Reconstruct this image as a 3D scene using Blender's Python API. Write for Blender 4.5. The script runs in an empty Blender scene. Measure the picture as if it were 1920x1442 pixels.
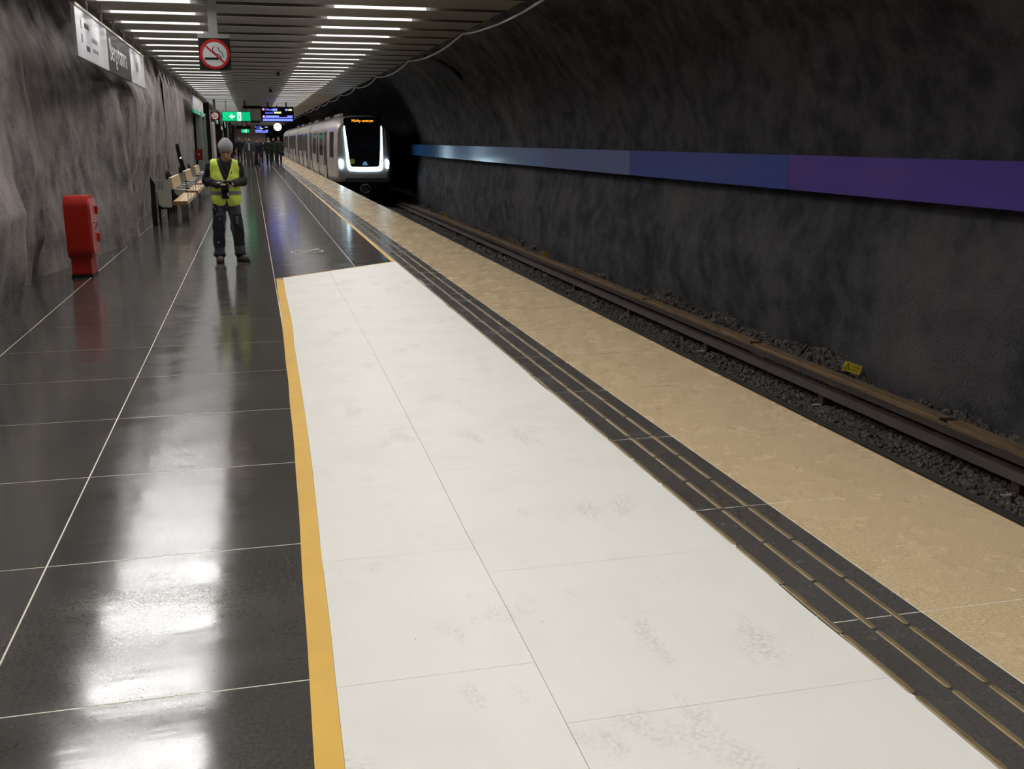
import bpy, math, random
import numpy as np
from mathutils import Vector, Matrix
random.seed(7); RNG = np.random.default_rng(7)
SC = bpy.context.scene; COL = SC.collection
PI = math.pi
# ------------------------------------------------------------------ camera, world, exposure
EYE = 1.65; YAW, PITCH, FPX = .2455564, .23678338, 1900.0
cam = bpy.data.cameras.new('camera'); camo = bpy.data.objects.new('camera', cam); COL.objects.link(camo)
camo.location = (0, 0, EYE); camo.rotation_euler = (PI / 2 - PITCH, 0, -YAW)
cam.sensor_width = 36; cam.lens = 36 * FPX / 1920; cam.clip_start = .05; cam.clip_end = 400
SC.camera = camo
w = bpy.data.worlds.new('world'); SC.world = w; w.use_nodes = True
w.node_tree.nodes['Background'].inputs[0].default_value = (.5, .5, .55, 1)
w.node_tree.nodes['Background'].inputs[1].default_value = .004
SC.view_settings.view_transform = 'Standard'; SC.view_settings.look = 'None'
SC.view_settings.gamma = 1; SC.view_settings.use_curve_mapping = False
SC.view_settings.exposure = 0.0
LAMP = 62.0          # emission of the ceiling light bars

# ------------------------------------------------------------------ survey helpers: photo pixel -> point on a real plane
def _ray(px, py):
    cy, sy, cp, sp = math.cos(YAW), math.sin(YAW), math.cos(PITCH), math.sin(PITCH)
    f = np.array([sy * cp, cy * cp, -sp]); r = np.array([cy, -sy, 0]); u = np.cross(r, f)
    return (px - 960) * r - (py - 721) * u + FPX * f
def at_y(px, py, Y):
    v = _ray(px, py); t = Y / v[1]; return v[0] * t, EYE + v[2] * t
def at_z(px, py, Z=0.0):
    v = _ray(px, py); t = (Z - EYE) / v[2]; return v[0] * t, v[1] * t

# ------------------------------------------------------------------ materials
def srgb(r, g, b):
    f = lambda c: (c / 255 / 12.92) if c / 255 <= .04045 else ((c / 255 + .055) / 1.055) ** 2.4
    return (f(r), f(g), f(b))
LIPZ = .104          # lower lip of the lamp housing above the panel underside
def mat(name, col, rough=.5, metal=0, spec=.5, var=0, vscale=3, col2=None, bump=0, bscale=20, emit=None, es=0, rvar=0, stretch=None, coat=0, detail=4, aniso=0):
    m = bpy.data.materials.new(name); m.use_nodes = True; nt = m.node_tree; N = nt.nodes; L = nt.links
    b = N['Principled BSDF']
    b.inputs['Base Color'].default_value = (*col, 1); b.inputs['Roughness'].default_value = rough
    b.inputs['Metallic'].default_value = metal; b.inputs['Specular IOR Level'].default_value = spec
    if coat: b.inputs['Coat Weight'].default_value = coat; b.inputs['Coat Roughness'].default_value = .08
    if emit: b.inputs['Emission Color'].default_value = (*emit, 1); b.inputs['Emission Strength'].default_value = es
    if var or bump or rvar:
        g = N.new('ShaderNodeNewGeometry'); vec = g.outputs['Position']
        if stretch:
            mp = N.new('ShaderNodeMapping'); mp.inputs['Scale'].default_value = stretch
            L.new(vec, mp.inputs[0]); vec = mp.outputs[0]
    if var:
        n = N.new('ShaderNodeTexNoise'); n.inputs['Scale'].default_value = vscale; n.inputs['Detail'].default_value = detail + 3
        n.inputs['Roughness'].default_value = .65
        L.new(vec, n.inputs['Vector'])
        r = N.new('ShaderNodeMapRange'); r.inputs['From Min'].default_value = .35; r.inputs['From Max'].default_value = .65
        L.new(n.outputs['Fac'], r.inputs['Value'])
        mx = N.new('ShaderNodeMix'); mx.data_type = 'RGBA'
        c2 = col2 or tuple(c * (1 - var) for c in col)
        mx.inputs['A'].default_value = (*col, 1); mx.inputs['B'].default_value = (*c2, 1)
        L.new(r.outputs[0], mx.inputs['Factor']); L.new(mx.outputs['Result'], b.inputs['Base Color'])
    if rvar:
        n = N.new('ShaderNodeTexNoise'); n.inputs['Scale'].default_value = 2.2; n.inputs['Detail'].default_value = 6
        L.new(vec, n.inputs['Vector'])
        r = N.new('ShaderNodeMapRange'); r.inputs['From Min'].default_value = .3; r.inputs['From Max'].default_value = .7
        r.inputs['To Min'].default_value = rough - rvar; r.inputs['To Max'].default_value = rough + rvar
        L.new(n.outputs['Fac'], r.inputs['Value']); L.new(r.outputs[0], b.inputs['Roughness'])
    if bump:
        n = N.new('ShaderNodeTexNoise'); n.inputs['Scale'].default_value = bscale; n.inputs['Detail'].default_value = detail
        L.new(vec, n.inputs['Vector'])
        bp = N.new('ShaderNodeBump'); bp.inputs['Strength'].default_value = 1; bp.inputs['Distance'].default_value = bump
        L.new(n.outputs['Fac'], bp.inputs['Height']); L.new(bp.outputs[0], b.inputs['Normal'])
    m.diffuse_color = (*col, 1)
    return m
def emis(name, col, s):
    return mat(name, (0, 0, 0), .4, emit=col, es=s)

def terrazzo(name, base, chip, rough, dirt, wave=1.0, con=1.0, rv=1.0):
    m = bpy.data.materials.new(name); m.use_nodes = True; nt = m.node_tree; N = nt.nodes; L = nt.links
    b = N['Principled BSDF']; g = N.new('ShaderNodeNewGeometry'); P = g.outputs['Position']
    def noise(s, d=4, ro=.6, st=None):
        v = P
        if st:
            mp = N.new('ShaderNodeMapping'); mp.inputs['Scale'].default_value = st; L.new(P, mp.inputs[0]); v = mp.outputs[0]
        n = N.new('ShaderNodeTexNoise'); n.inputs['Scale'].default_value = s; n.inputs['Detail'].default_value = d
        n.inputs['Roughness'].default_value = ro; L.new(v, n.inputs['Vector']); return n.outputs['Fac']
    def ramp(src, a, c, t0=0, t1=1):
        r = N.new('ShaderNodeMapRange'); r.inputs['From Min'].default_value = a; r.inputs['From Max'].default_value = c
        r.inputs['To Min'].default_value = t0; r.inputs['To Max'].default_value = t1; L.new(src, r.inputs['Value']); return r.outputs[0]
    def mix(fac, A, B):
        x = N.new('ShaderNodeMix'); x.data_type = 'RGBA'; L.new(fac, x.inputs['Factor'])
        for k, v in (('A', A), ('B', B)):
            if isinstance(v, tuple): x.inputs[k].default_value = (*v, 1)
            else: L.new(v, x.inputs[k])
        return x.outputs['Result']
    c = mix(ramp(noise(70, 6, .75), .38, .66), tuple(v * (1 - .28 * con) for v in base), tuple(v * (1 + .45 * con) for v in base))
    c = mix(ramp(noise(1.1, 6), .4, .7), c, mix(ramp(noise(40, 3), .4, .6), tuple(v * .95 for v in dirt), dirt))
    vo = N.new('ShaderNodeTexVoronoi'); vo.inputs['Scale'].default_value = 55; L.new(P, vo.inputs['Vector'])
    sp = ramp(vo.outputs['Distance'], .10, .06); c = mix(sp, c, c)
    sel = ramp(noise(23, 2), .60, .66)
    mm = N.new('ShaderNodeMath'); mm.operation = 'MULTIPLY'; L.new(sp, mm.inputs[0]); L.new(sel, mm.inputs[1])
    c = mix(mm.outputs[0], c, chip)
    L.new(c, b.inputs['Base Color'])
    L.new(ramp(noise(3, 5), .3, .7, rough * (1 - .25 * rv), rough * (1 + .3 * rv)), b.inputs['Roughness'])
    # waviness of the hand-polished surface plus the faint scratches across it
    add = N.new('ShaderNodeMath'); add.operation = 'ADD'
    s1 = N.new('ShaderNodeMath'); s1.operation = 'MULTIPLY'; s1.inputs[1].default_value = .0022 * wave
    L.new(noise(1.5, 2, .5, (1, 2.2, 1)), s1.inputs[0])
    s2 = N.new('ShaderNodeMath'); s2.operation = 'MULTIPLY'; s2.inputs[1].default_value = .00022 * wave
    L.new(noise(9, 5, .6, (.5, 3, 1)), s2.inputs[0])
    L.new(s1.outputs[0], add.inputs[0]); L.new(s2.outputs[0], add.inputs[1])
    bp = N.new('ShaderNodeBump'); bp.inputs['Distance'].default_value = 1; bp.inputs['Strength'].default_value = 1
    L.new(add.outputs[0], bp.inputs['Height']); L.new(bp.outputs[0], b.inputs['Normal'])
    b.inputs['Specular IOR Level'].default_value = .55 if wave < .9 else .85
    return m

def paint_white():
    m = mat('white_paint', srgb(226, 222, 214), .5, spec=.35, bump=.0006, bscale=30, rvar=.08); nt = m.node_tree; N = nt.nodes; L = nt.links
    b = N['Principled BSDF']; g = N.new('ShaderNodeNewGeometry'); P = g.outputs['Position']
    def noise(s, d, st=None):
        mp = N.new('ShaderNodeMapping'); mp.inputs['Scale'].default_value = st or (1, 1, 1); L.new(P, mp.inputs[0])
        n = N.new('ShaderNodeTexNoise'); n.inputs['Scale'].default_value = s; n.inputs['Detail'].default_value = d; L.new(mp.outputs[0], n.inputs['Vector']); return n.outputs['Fac']
    def ramp(src, a, c):
        r = N.new('ShaderNodeMapRange'); r.inputs['From Min'].default_value = a; r.inputs['From Max'].default_value = c; L.new(src, r.inputs['Value']); return r.outputs[0]
    def mul(a, c):
        x = N.new('ShaderNodeMath'); x.operation = 'MULTIPLY'; L.new(a, x.inputs[0])
        if isinstance(c, float): x.inputs[1].default_value = c
        else: L.new(c, x.inputs[1])
        return x.outputs[0]
    vo = N.new('ShaderNodeTexVoronoi'); vo.inputs['Scale'].default_value = 4.4; mp = N.new('ShaderNodeMapping'); mp.inputs['Scale'].default_value = (1.0, .5, 1)
    L.new(P, mp.inputs[0]); L.new(mp.outputs[0], vo.inputs['Vector'])
    prints = ramp(noise(4.6, 2, (1, .5, 1)), .58, .70)                      # sole-sized smudges
    f = mul(mul(prints, ramp(noise(60, 6), .42, .62)), ramp(noise(1.6, 3), .36, .50))
    f2 = mul(ramp(noise(2.2, 5), .5, .8), .35)
    vo2 = N.new('ShaderNodeTexVoronoi'); vo2.inputs['Scale'].default_value = 14; L.new(P, vo2.inputs['Vector'])
    f3 = mul(ramp(vo2.outputs['Distance'], .045, .03), ramp(noise(4, 2), .55, .6))
    def mix(fac, A, B):
        x = N.new('ShaderNodeMix'); x.data_type = 'RGBA'; L.new(fac, x.inputs['Factor'])
        for k, v in (('A', A), ('B', B)):
            if isinstance(v, tuple): x.inputs[k].default_value = (*v, 1)
            else: L.new(v, x.inputs[k])
        return x.outputs['Result']
    c = mix(f2, srgb(228, 225, 217), srgb(214, 208, 199)); c = mix(mul(f, .4), c, srgb(168, 162, 155)); c = mix(f3, c, srgb(120, 115, 110))
    L.new(c, b.inputs['Base Color']); return m

def rock(name, c1, c2, c3, bump=.03, stretch=(1, 1, .45)):
    m = bpy.data.materials.new(name); m.use_nodes = True; nt = m.node_tree; N = nt.nodes; L = nt.links
    b = N['Principled BSDF']; g = N.new('ShaderNodeNewGeometry'); P = g.outputs['Position']
    mp = N.new('ShaderNodeMapping'); mp.inputs['Scale'].default_value = stretch; L.new(P, mp.inputs[0])
    def noise(s, d, v=mp.outputs[0]):
        n = N.new('ShaderNodeTexNoise'); n.inputs['Scale'].default_value = s; n.inputs['Detail'].default_value = d; n.inputs['Roughness'].default_value = .62
        L.new(v, n.inputs['Vector']); return n.outputs['Fac']
    def ramp(src, a, c):
        r = N.new('ShaderNodeMapRange'); r.inputs['From Min'].default_value = a; r.inputs['From Max'].default_value = c; L.new(src, r.inputs['Value']); return r.outputs[0]
    def mix(fac, A, B):
        x = N.new('ShaderNodeMix'); x.data_type = 'RGBA'; L.new(fac, x.inputs['Factor'])
        for k, v in (('A', A), ('B', B)):
            if isinstance(v, tuple): x.inputs[k].default_value = (*v, 1)
            else: L.new(v, x.inputs[k])
        return x.outputs['Result']
    c = mix(ramp(noise(3.1, 9), .38, .62), c1, c2); c = mix(ramp(noise(.6, 5), .52, .72), c, c3)
    c = mix(ramp(noise(28, 3, P), .62, .75), c, tuple(v * .5 for v in c1))
    L.new(c, b.inputs['Base Color']); b.inputs['Roughness'].default_value = .85; b.inputs['Specular IOR Level'].default_value = .25
    bp = N.new('ShaderNodeBump'); bp.inputs['Distance'].default_value = bump; L.new(noise(24, 6, P), bp.inputs['Height'])
    L.new(bp.outputs[0], b.inputs['Normal']); return m

M = {}
M['dark_tile'] = terrazzo('dark_terrazzo', srgb(68, 66, 63), srgb(190, 186, 178), .125, srgb(80, 76, 72))
M['grout'] = mat('grout', srgb(222, 214, 198), .6)
M['tactile_tile'] = terrazzo('tactile_terrazzo', srgb(78, 75, 73), srgb(200, 196, 188), .24, srgb(74, 69, 64), .3)
M['beige'] = terrazzo('beige_terrazzo', srgb(202, 179, 141), srgb(150, 122, 88), .27, srgb(207, 183, 144), .02, .75, .2)
M['brass'] = mat('brass_bar', srgb(134, 116, 82), .42, .15, var=.35, vscale=9)
M['white_paint'] = paint_white()
M['yellow'] = mat('yellow_paint', srgb(222, 176, 62), .45, var=.08, vscale=2, col2=srgb(212, 165, 52))
M['tape'] = mat('masking_tape', srgb(214, 180, 128), .6)
M['concrete_dark'] = rock('dark_concrete', srgb(60, 56, 54), srgb(44, 42, 41), srgb(70, 64, 60), .006)
M['rock_left'] = rock('grey_shotcrete', srgb(134, 126, 122), srgb(88, 84, 82), srgb(150, 138, 134), .016, (1, 1, .8))
M['rock_right'] = rock('black_shotcrete', srgb(88, 86, 89), srgb(58, 57, 61), srgb(106, 103, 102), .03, (.8, .8, .8))
M['ballast'] = mat('ballast_stone', srgb(112, 104, 99), .8, var=.6, vscale=14, bump=.01, bscale=60)
M['rail'] = mat('rail_steel', srgb(170, 170, 172), .28, .9)
M['rail_side'] = mat('rusty_rail_side', srgb(70, 52, 42), .7, var=.4, vscale=6)
M['cover'] = mat('rail_cover', srgb(84, 72, 66), .55, var=.3, vscale=3)
M['wood_plank'] = mat('old_plank', srgb(152, 124, 92), .7, var=.5, vscale=5, stretch=(4, .5, 4), bump=.004, bscale=20)
M['sleeper'] = mat('sleeper', srgb(86, 74, 66), .8, var=.3)
M['panel'] = mat('ceiling_sheet', srgb(126, 118, 104), .5, .1, var=.1, vscale=2)
M['flange'] = mat('ceiling_flange', srgb(58, 55, 50), .7)  # darkened so lamp spill beyond the added glow plates stays dim
M['flange_glow'] = emis('added_flange_glow', (1, .975, .95), 1.35)  # emissive stand-in for lamp light falling on the panel flange
M['panel_edge'] = mat('ceiling_edge', srgb(176, 168, 152), .35, .4)
M['lamp'] = emis('lamp_diffuser', (1, .985, .965), LAMP)
M['lamp_body'] = mat('lamp_body', srgb(205, 200, 195), .5)
M['black'] = mat('black_steel', srgb(24, 24, 26), .45, .2)
M['blackm'] = mat('black_matt', srgb(14, 14, 15), .8)
M['steel'] = mat('brushed_steel', srgb(190, 184, 172), .42, .15)
M['white_plastic'] = mat('white_enamel', srgb(226, 226, 230), .18, spec=.6)
M['brown'] = mat('brown_enamel', srgb(52, 42, 42), .25, spec=.3)
M['ink'] = mat('black_ink', srgb(22, 20, 22), .5)
M['greyink'] = mat('grey_ink', srgb(120, 116, 120), .5)
M['redp'] = mat('red_paint', srgb(176, 34, 18), .38, spec=.4, var=.1, vscale=4)
M['red_ink'] = mat('red_ink', srgb(205, 45, 40), .35)
M['wood'] = mat('bench_pine', srgb(206, 172, 122), .5, var=.18, vscale=6, stretch=(5, .6, 5))
M['endgrain'] = mat('bench_end_grain', srgb(176, 118, 68), .6, var=.3, vscale=40)
M['train'] = mat('train_body', srgb(168, 161, 158), .38, .1, coat=.25)
M['train_dark'] = mat('train_seam', srgb(58, 54, 56), .5)
M['glass_dark'] = mat('dark_glass', srgb(12, 13, 18), .06, spec=.8)
M['win'] = mat('side_glass', srgb(34, 28, 34), .1, spec=.7)
M['headlight'] = emis('headlight', (.66, .88, 1), 16)
M['strip'] = emis('front_light_strip', (.62, .86, 1), 5)
M['amber'] = emis('amber_text', (1, .33, .015), 2.6)
M['cable'] = mat('pale_cable', srgb(190, 188, 184), .5)
M['yellow_sign'] = mat('yellow_sign', srgb(232, 200, 50), .5)

# ------------------------------------------------------------------ mesh builders
class MB:
    def __init__(s): s.v = []; s.f = []; s.mi = []
    def quad(s, a, b, c, d, mi=0):
        n = len(s.v); s.v += [a, b, c, d]; s.f.append((n, n + 1, n + 2, n + 3)); s.mi.append(mi); return s
    def box(s, x0, x1, y0, y1, z0, z1, mi=0, mat4=None):
        n = len(s.v); P = [(x0, y0, z0), (x1, y0, z0), (x1, y1, z0), (x0, y1, z0), (x0, y0, z1), (x1, y0, z1), (x1, y1, z1), (x0, y1, z1)]
        if mat4 is not None: P = [tuple(mat4 @ Vector(p)) for p in P]
        s.v += P
        for q in ((0, 3, 2, 1), (4, 5, 6, 7), (0, 1, 5, 4), (1, 2, 6, 5), (2, 3, 7, 6), (3, 0, 4, 7)):
            s.f.append(tuple(n + i for i in q)); s.mi.append(mi)
        return s
    def prism(s, pts, lo, hi, axis='z', mi=0, cap=True):
        """pts: 2-D outline (ccw). axis z: (x,y); axis x: (y,z); axis y: (x,z)"""
        def P(p, t):
            return {'z': (p[0], p[1], t), 'x': (t, p[0], p[1]), 'y': (p[0], t, p[1])}[axis]
        n = len(s.v); k = len(pts); s.v += [P(p, lo) for p in pts] + [P(p, hi) for p in pts]
        fl = axis == 'y'
        for i in range(k):
            j = (i + 1) % k; q = (n + i, n + j, n + k + j, n + k + i); s.f.append(q[::-1] if fl else q); s.mi.append(mi)
        if cap:
            a = tuple(n + i for i in range(k))[::-1]; b = tuple(n + k + i for i in range(k))
            s.f += [a[::-1], b[::-1]] if fl else [a, b]; s.mi += [mi, mi]
        return s
    def tube(s, path, r, seg=8, mi=0):
        path = [Vector(p) for p in path]; rings = []
        rr = r if isinstance(r, (list, tuple)) else [r] * len(path)
        for i, p in enumerate(path):
            d = (path[min(i + 1, len(path) - 1)] - path[max(i - 1, 0)]).normalized()
            up = Vector((0, 0, 1)) if abs(d.z) < .9 else Vector((1, 0, 0))
            a = d.cross(up).normalized(); b = a.cross(d)
            n = len(s.v); s.v += [tuple(p + rr[i] * (math.cos(2 * PI * k / seg) * a + math.sin(2 * PI * k / seg) * b)) for k in range(seg)]; rings.append(n)
        for i in range(len(rings) - 1):
            for k in range(seg):
                s.f.append((rings[i] + k, rings[i] + (k + 1) % seg, rings[i + 1] + (k + 1) % seg, rings[i + 1] + k)); s.mi.append(mi)
        s.f.append(tuple(rings[0] + k for k in range(seg))[::-1]); s.f.append(tuple(rings[-1] + k for k in range(seg))); s.mi += [mi, mi]
        return s
    def build(s, name, mats, parent=None, smooth=False, loc=None, fix=True):
        me = bpy.data.meshes.new(name); me.from_pydata(s.v, [], s.f)
        if not isinstance(mats, (list, tuple)): mats = [mats]
        for m in mats: me.materials.append(M[m] if isinstance(m, str) else m)
        if len(mats) > 1: me.polygons.foreach_set('material_index', s.mi)
        if smooth: me.polygons.foreach_set('use_smooth', [True] * len(me.polygons))
        if fix:
            import bmesh
            bm = bmesh.new(); bm.from_mesh(me); bmesh.ops.recalc_face_normals(bm, faces=bm.faces); bm.to_mesh(me); bm.free()
        o = bpy.data.objects.new(name, me); COL.objects.link(o)
        if loc: o.location = loc
        if parent: o.parent = parent
        return o
def tag(o, label=None, cat=None, group=None, kind=None):
    if label: o['label'] = label
    if cat: o['category'] = cat
    if group: o['group'] = group
    if kind: o['kind'] = kind
    return o
def empty(name, loc=(0, 0, 0), rz=0, label=None, cat=None, group=None, kind=None):
    o = bpy.data.objects.new(name, None); COL.objects.link(o); o.location = loc; o.rotation_euler = (0, 0, rz); o.empty_display_size = .1
    return tag(o, label, cat, group, kind)
def share(name, me, parent=None, loc=(0, 0, 0), rot=None, scale=None):
    o = bpy.data.objects.new(name, me); COL.objects.link(o); o.location = loc
    if rot: o.rotation_euler = rot
    if scale: o.scale = scale
    if parent: o.parent = parent
    return o
def copy_tree(o, parent=None):
    c = o.copy(); COL.objects.link(c); c.parent = parent
    for ch in list(o.children): copy_tree(ch, c)
    return c
def text_mesh(name, body, size, mt, parent, matrix, align='LEFT', ext=.001, sx=1):
    cu = bpy.data.curves.new(name, 'FONT'); cu.body = body; cu.size = size; cu.align_x = align; cu.align_y = 'CENTER'; cu.extrude = ext; cu.resolution_u = 3
    t = bpy.data.objects.new(name + '_tmp', cu); COL.objects.link(t)
    bpy.context.view_layer.update()
    me = bpy.data.meshes.new_from_object(t.evaluated_get(bpy.context.evaluated_depsgraph_get())); me.name = name
    bpy.data.objects.remove(t); bpy.data.curves.remove(cu)
    me.transform(matrix @ Matrix.Diagonal((sx, 1, 1, 1)))
    me.materials.clear(); me.materials.append(M[mt] if isinstance(mt, str) else mt)
    o = bpy.data.objects.new(name, me); COL.objects.link(o)
    if parent: o.parent = parent
    return o
def frame(o, r, u):      # matrix with local x->r, local y->u, origin o
    r = Vector(r).normalized(); u = Vector(u).normalized(); n = r.cross(u)
    return Matrix(((r.x, u.x, n.x, o[0]), (r.y, u.y, n.y, o[1]), (r.z, u.z, n.z, o[2]), (0, 0, 0, 1)))
def rrect(w, h, r, n=5, cx=0, cy=0):
    p = []
    for sx, sy, a0 in ((1, 1, 0), (-1, 1, 90), (-1, -1, 180), (1, -1, 270)):
        for i in range(n + 1):
            a = math.radians(a0 + 90 * i / n); p.append((cx + sx * (w / 2 - r) + r * math.cos(a), cy + sy * (h / 2 - r) + r * math.sin(a)))
    return p
def disc(r, n=32, cx=0, cy=0): return [(cx + r * math.cos(2 * PI * i / n), cy + r * math.sin(2 * PI * i / n)) for i in range(n)]

# value noise (numpy) for the rock surfaces
_T = RNG.random((256, 256))
def vnoise(x, y):
    xi = np.floor(x).astype(int); yi = np.floor(y).astype(int); fx = x - xi; fy = y - yi
    fx = fx * fx * (3 - 2 * fx); fy = fy * fy * (3 - 2 * fy); g = lambda a, b: _T[a & 255, b & 255]
    return (g(xi, yi) * (1 - fx) + g(xi + 1, yi) * fx) * (1 - fy) + (g(xi, yi + 1) * (1 - fx) + g(xi + 1, yi + 1) * fx) * fy - .5
def fbm(x, y, o=4):
    s = 0; a = 1
    for i in range(o): s = s + a * vnoise(x + 17 * i, y + 31 * i); x = x * 2.03; y = y * 2.03; a *= .5
    return s
def grid_mesh(name, P, mt, parent=None, smooth=True, flip=False):
    n, m = P.shape[:2]; V = P.reshape(-1, 3)
    i = np.arange(n - 1)[:, None] * m + np.arange(m - 1)[None, :]; i = i.ravel()
    F = np.stack([i, i + m, i + m + 1, i + 1], 1)
    if flip: F = F[:, ::-1]
    me = bpy.data.meshes.new(name); me.from_pydata(V.tolist(), [], F.tolist()); me.materials.append(M[mt])
    me.polygons.foreach_set('use_smooth', [smooth] * len(me.polygons))
    o = bpy.data.objects.new(name, me); COL.objects.link(o)
    if parent: o.parent = parent
    return o

# ================================================================== FLOOR
YE = 140.0
XT, XB, XE = 1.868, 2.245, 3.193            # tactile strip from/to, platform edge
cols = [-3.0, -2.0055, -.8846, .1847, 1.2582, XT]
L0, LP = 2.949, 1.1348
J0, JP = 2.895, 1.146
floor = empty('floor', label='dark polished terrazzo platform floor with pale thin joints', cat='floor', kind='structure')
MB().box(-3.4, XE - .02, -5, YE, -.06, -.0008).build('grout_bed', 'grout', floor)
tile_me = {}
def tile_mesh(w_, l_, mt, th=.02):
    key = (round(w_, 4), round(l_, 4), mt, th)
    if key not in tile_me:
        g = .0034; b = .0012
        mb = MB(); mb.box(-w_ / 2 + g, w_ / 2 - g, -l_ / 2 + g, l_ / 2 - g, -th, 0)
        o = mb.build('slab', mt); tile_me[key] = o.data; bpy.data.objects.remove(o)
    return tile_me[key]
far = MB()
for k in range(-7, int((YE - L0) / LP)):
    y0, y1 = L0 + k * LP, L0 + (k + 1) * LP
    for a, b in zip(cols[:-1], cols[1:]):
        if y0 < 18.8:
            share('floor_tile', tile_mesh(b - a, LP, 'dark_tile'), floor, ((a + b) / 2, (y0 + y1) / 2, 0))
        else:
            g = .004; far.box(a + g, b - g, y0 + g, y1 - g, -.02, 0)
o = far.build('floor_tile_far', 'dark_tile', floor); o['kind'] = 'stuff'; o.name = 'distant_tiles'

edge = empty('platform_edge', label='beige terrazzo slabs along the edge of the platform', cat='platform edge', kind='structure')
tact = empty('tactile_strip', label='dark warning strip inlaid with three rows of raised brass bars', cat='tactile paving', kind='structure')
farE, farT = MB(), MB()
for k in range(-6, int((YE - J0) / JP)):
    y0, y1 = J0 + k * JP, J0 + (k + 1) * JP
    if y0 < 18.8:
        share('edge_slab', tile_mesh(XE - XB, JP, 'beige', .12), edge, ((XB + XE) / 2, (y0 + y1) / 2, 0))
        share('tactile_tile', tile_mesh(XB - XT, JP, 'tactile_tile'), tact, ((XB + XT) / 2, (y0 + y1) / 2, 0))
    else:
        g = .004; farE.box(XB + g, XE, y0 + g, y1 - g, -.12, 0); farT.box(XT + g, XB - g, y0 + g, y1 - g, -.02, 0)
o = farE.build('distant_edge_slabs', 'beige', edge); o['kind'] = 'stuff'
o = farT.build('distant_tactile_tiles', 'tactile_tile', tact); o['kind'] = 'stuff'
def bar_mesh():
    mb = MB(); w_, l_, h = .013, .182, .0055; out = []
    for s in (1, -1):
        for i in range(5):
            a = math.radians((0 if s == 1 else 180) + 180 * i / 4); out.append((w_ * math.cos(a), s * l_ + w_ * math.sin(a)))
    n = len(out); mb.v = [(x, y, 0) for x, y in out] + [(x * .98, y, h * .6) for x, y in out] + [(x * .62, y * .985, h) for x, y in out]
    for r in (0, 1):
        for i in range(n):
            j = (i + 1) % n; mb.f.append((r * n + i, r * n + j, (r + 1) * n + j, (r + 1) * n + i)); mb.mi.append(0)
    mb.f.append(tuple(2 * n + i for i in range(n))); mb.mi.append(0)
    return mb
bo = bar_mesh().build('bar', 'brass'); bar_me = bo.data; bpy.data.objects.remove(bo)
farB = MB(); base = bar_mesh()
for k in range(-6, 190):
    yc = 2.606 + .4035 * k
    for x in (1.873, 2.003, 2.135):
        if yc < 19: share('brass_bar', bar_me, tact, (x, yc, 0))
        elif yc < 70: farB.box(x - .011, x + .011, yc - .185, yc + .185, 0, .005)
o = farB.build('distant_brass_bars', 'brass', tact); o['kind'] = 'stuff'
MB().box(2.95, XE - .1, -5, YE, -1.32, -.07).build('wall_platform_side', 'concrete_dark')['kind'] = 'structure'

# painted area on the floor
YL = [(.072, 2.2), (.072, 2.471), (.081, 2.938), (.105, 3.987), (.132, 5.224), (.158, 7.129), (.170, 8.373), (.184, 9.415), (.19, 10.2), (.193, 11.234), (.204, 12.6)]
YR = [(.148, 2.2), (.148, 2.452), (.159, 2.911), (.170, 3.316), (.181, 3.932), (.209, 5.067), (.221, 5.77), (.233, 6.679), (.249, 8.354), (.272, 9.392), (.274, 10.396), (.276, 11.628), (.288, 12.66)]
def lerp_path(P, y):
    for (a, ya), (b, yb) in zip(P[:-1], P[1:]):
        if y <= yb: return a + (b - a) * (y - ya) / (yb - ya)
    return P[-1][0]
def extend(P): # continue the strip behind the camera's lower frame edge
    (a, ya), (b, yb) = P[1], P[3]; s = (b - a) / (yb - ya)
    return [(a + s * (-1.0 - ya), -1.0)] + P[1:]
YL, YR = extend(YL), extend(YR)
def strip(mb, A, B, z0, z1, n=60, y0=-1.0, y1=12.6):
    for i in range(n):
        ya, yb = y0 + (y1 - y0) * i / n, y0 + (y1 - y0) * (i + 1) / n
        a0, a1, b0, b1 = A(ya), A(yb), B(ya), B(yb); k = len(mb.v)
        mb.v += [(a0, ya, z0), (b0, ya, z0), (b1, yb, z0), (a1, yb, z0), (a0, ya, z1), (b0, ya, z1), (b1, yb, z1), (a1, yb, z1)]
        for q in ((4, 5, 6, 7), (0, 4, 7, 3), (1, 2, 6, 5)) + (((0, 1, 5, 4),) if i == 0 else ()) + (((3, 7, 6, 2),) if i == n - 1 else ()):
            mb.f.append(tuple(k + j for j in q)); mb.mi.append(0)
wl = empty('yellow_line', label='yellow painted line bordering the white patch and running on along the brass bars', cat='floor marking', kind='structure')
mb = MB(); strip(mb, lambda y: lerp_path(YL, y) + .0015 * math.sin(y * 23), lambda y: lerp_path(YR, y) + .002, -.001, .0022)
mb.build('near_stripe', 'yellow', wl)
mb = MB(); n = 60
strip(mb, lambda y: 1.805 + .0015 * (y - 14), lambda y: XT + .006 + .0006 * (y - 14), -.001, .0022, 60, 14.17, 120)
mb.build('far_stripe', 'yellow', wl)
seamX = [(.775, -1), (.789, 2.291), (.795, 2.64), (.802, 3.199), (.806, 4.051), (.824, 5.06), (.837, 6.073), (.852, 7.5), (.862, 8.914), (.885, 13.6)]
RX = lambda y: 1.868 + .010 * math.sin(y * 1.7) + .006 * math.sin(y * 5.3 + 1) + (.012 if 10.2 < y < 13 else 0)
endY = lambda x: 12.66 + (x - .204) * (14.17 - 12.66) / (1.879 - .204)
white = empty('white_patch', label='long matt white painted patch with faint shoe prints between yellow line and brass bars', cat='floor marking', kind='structure')
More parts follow.
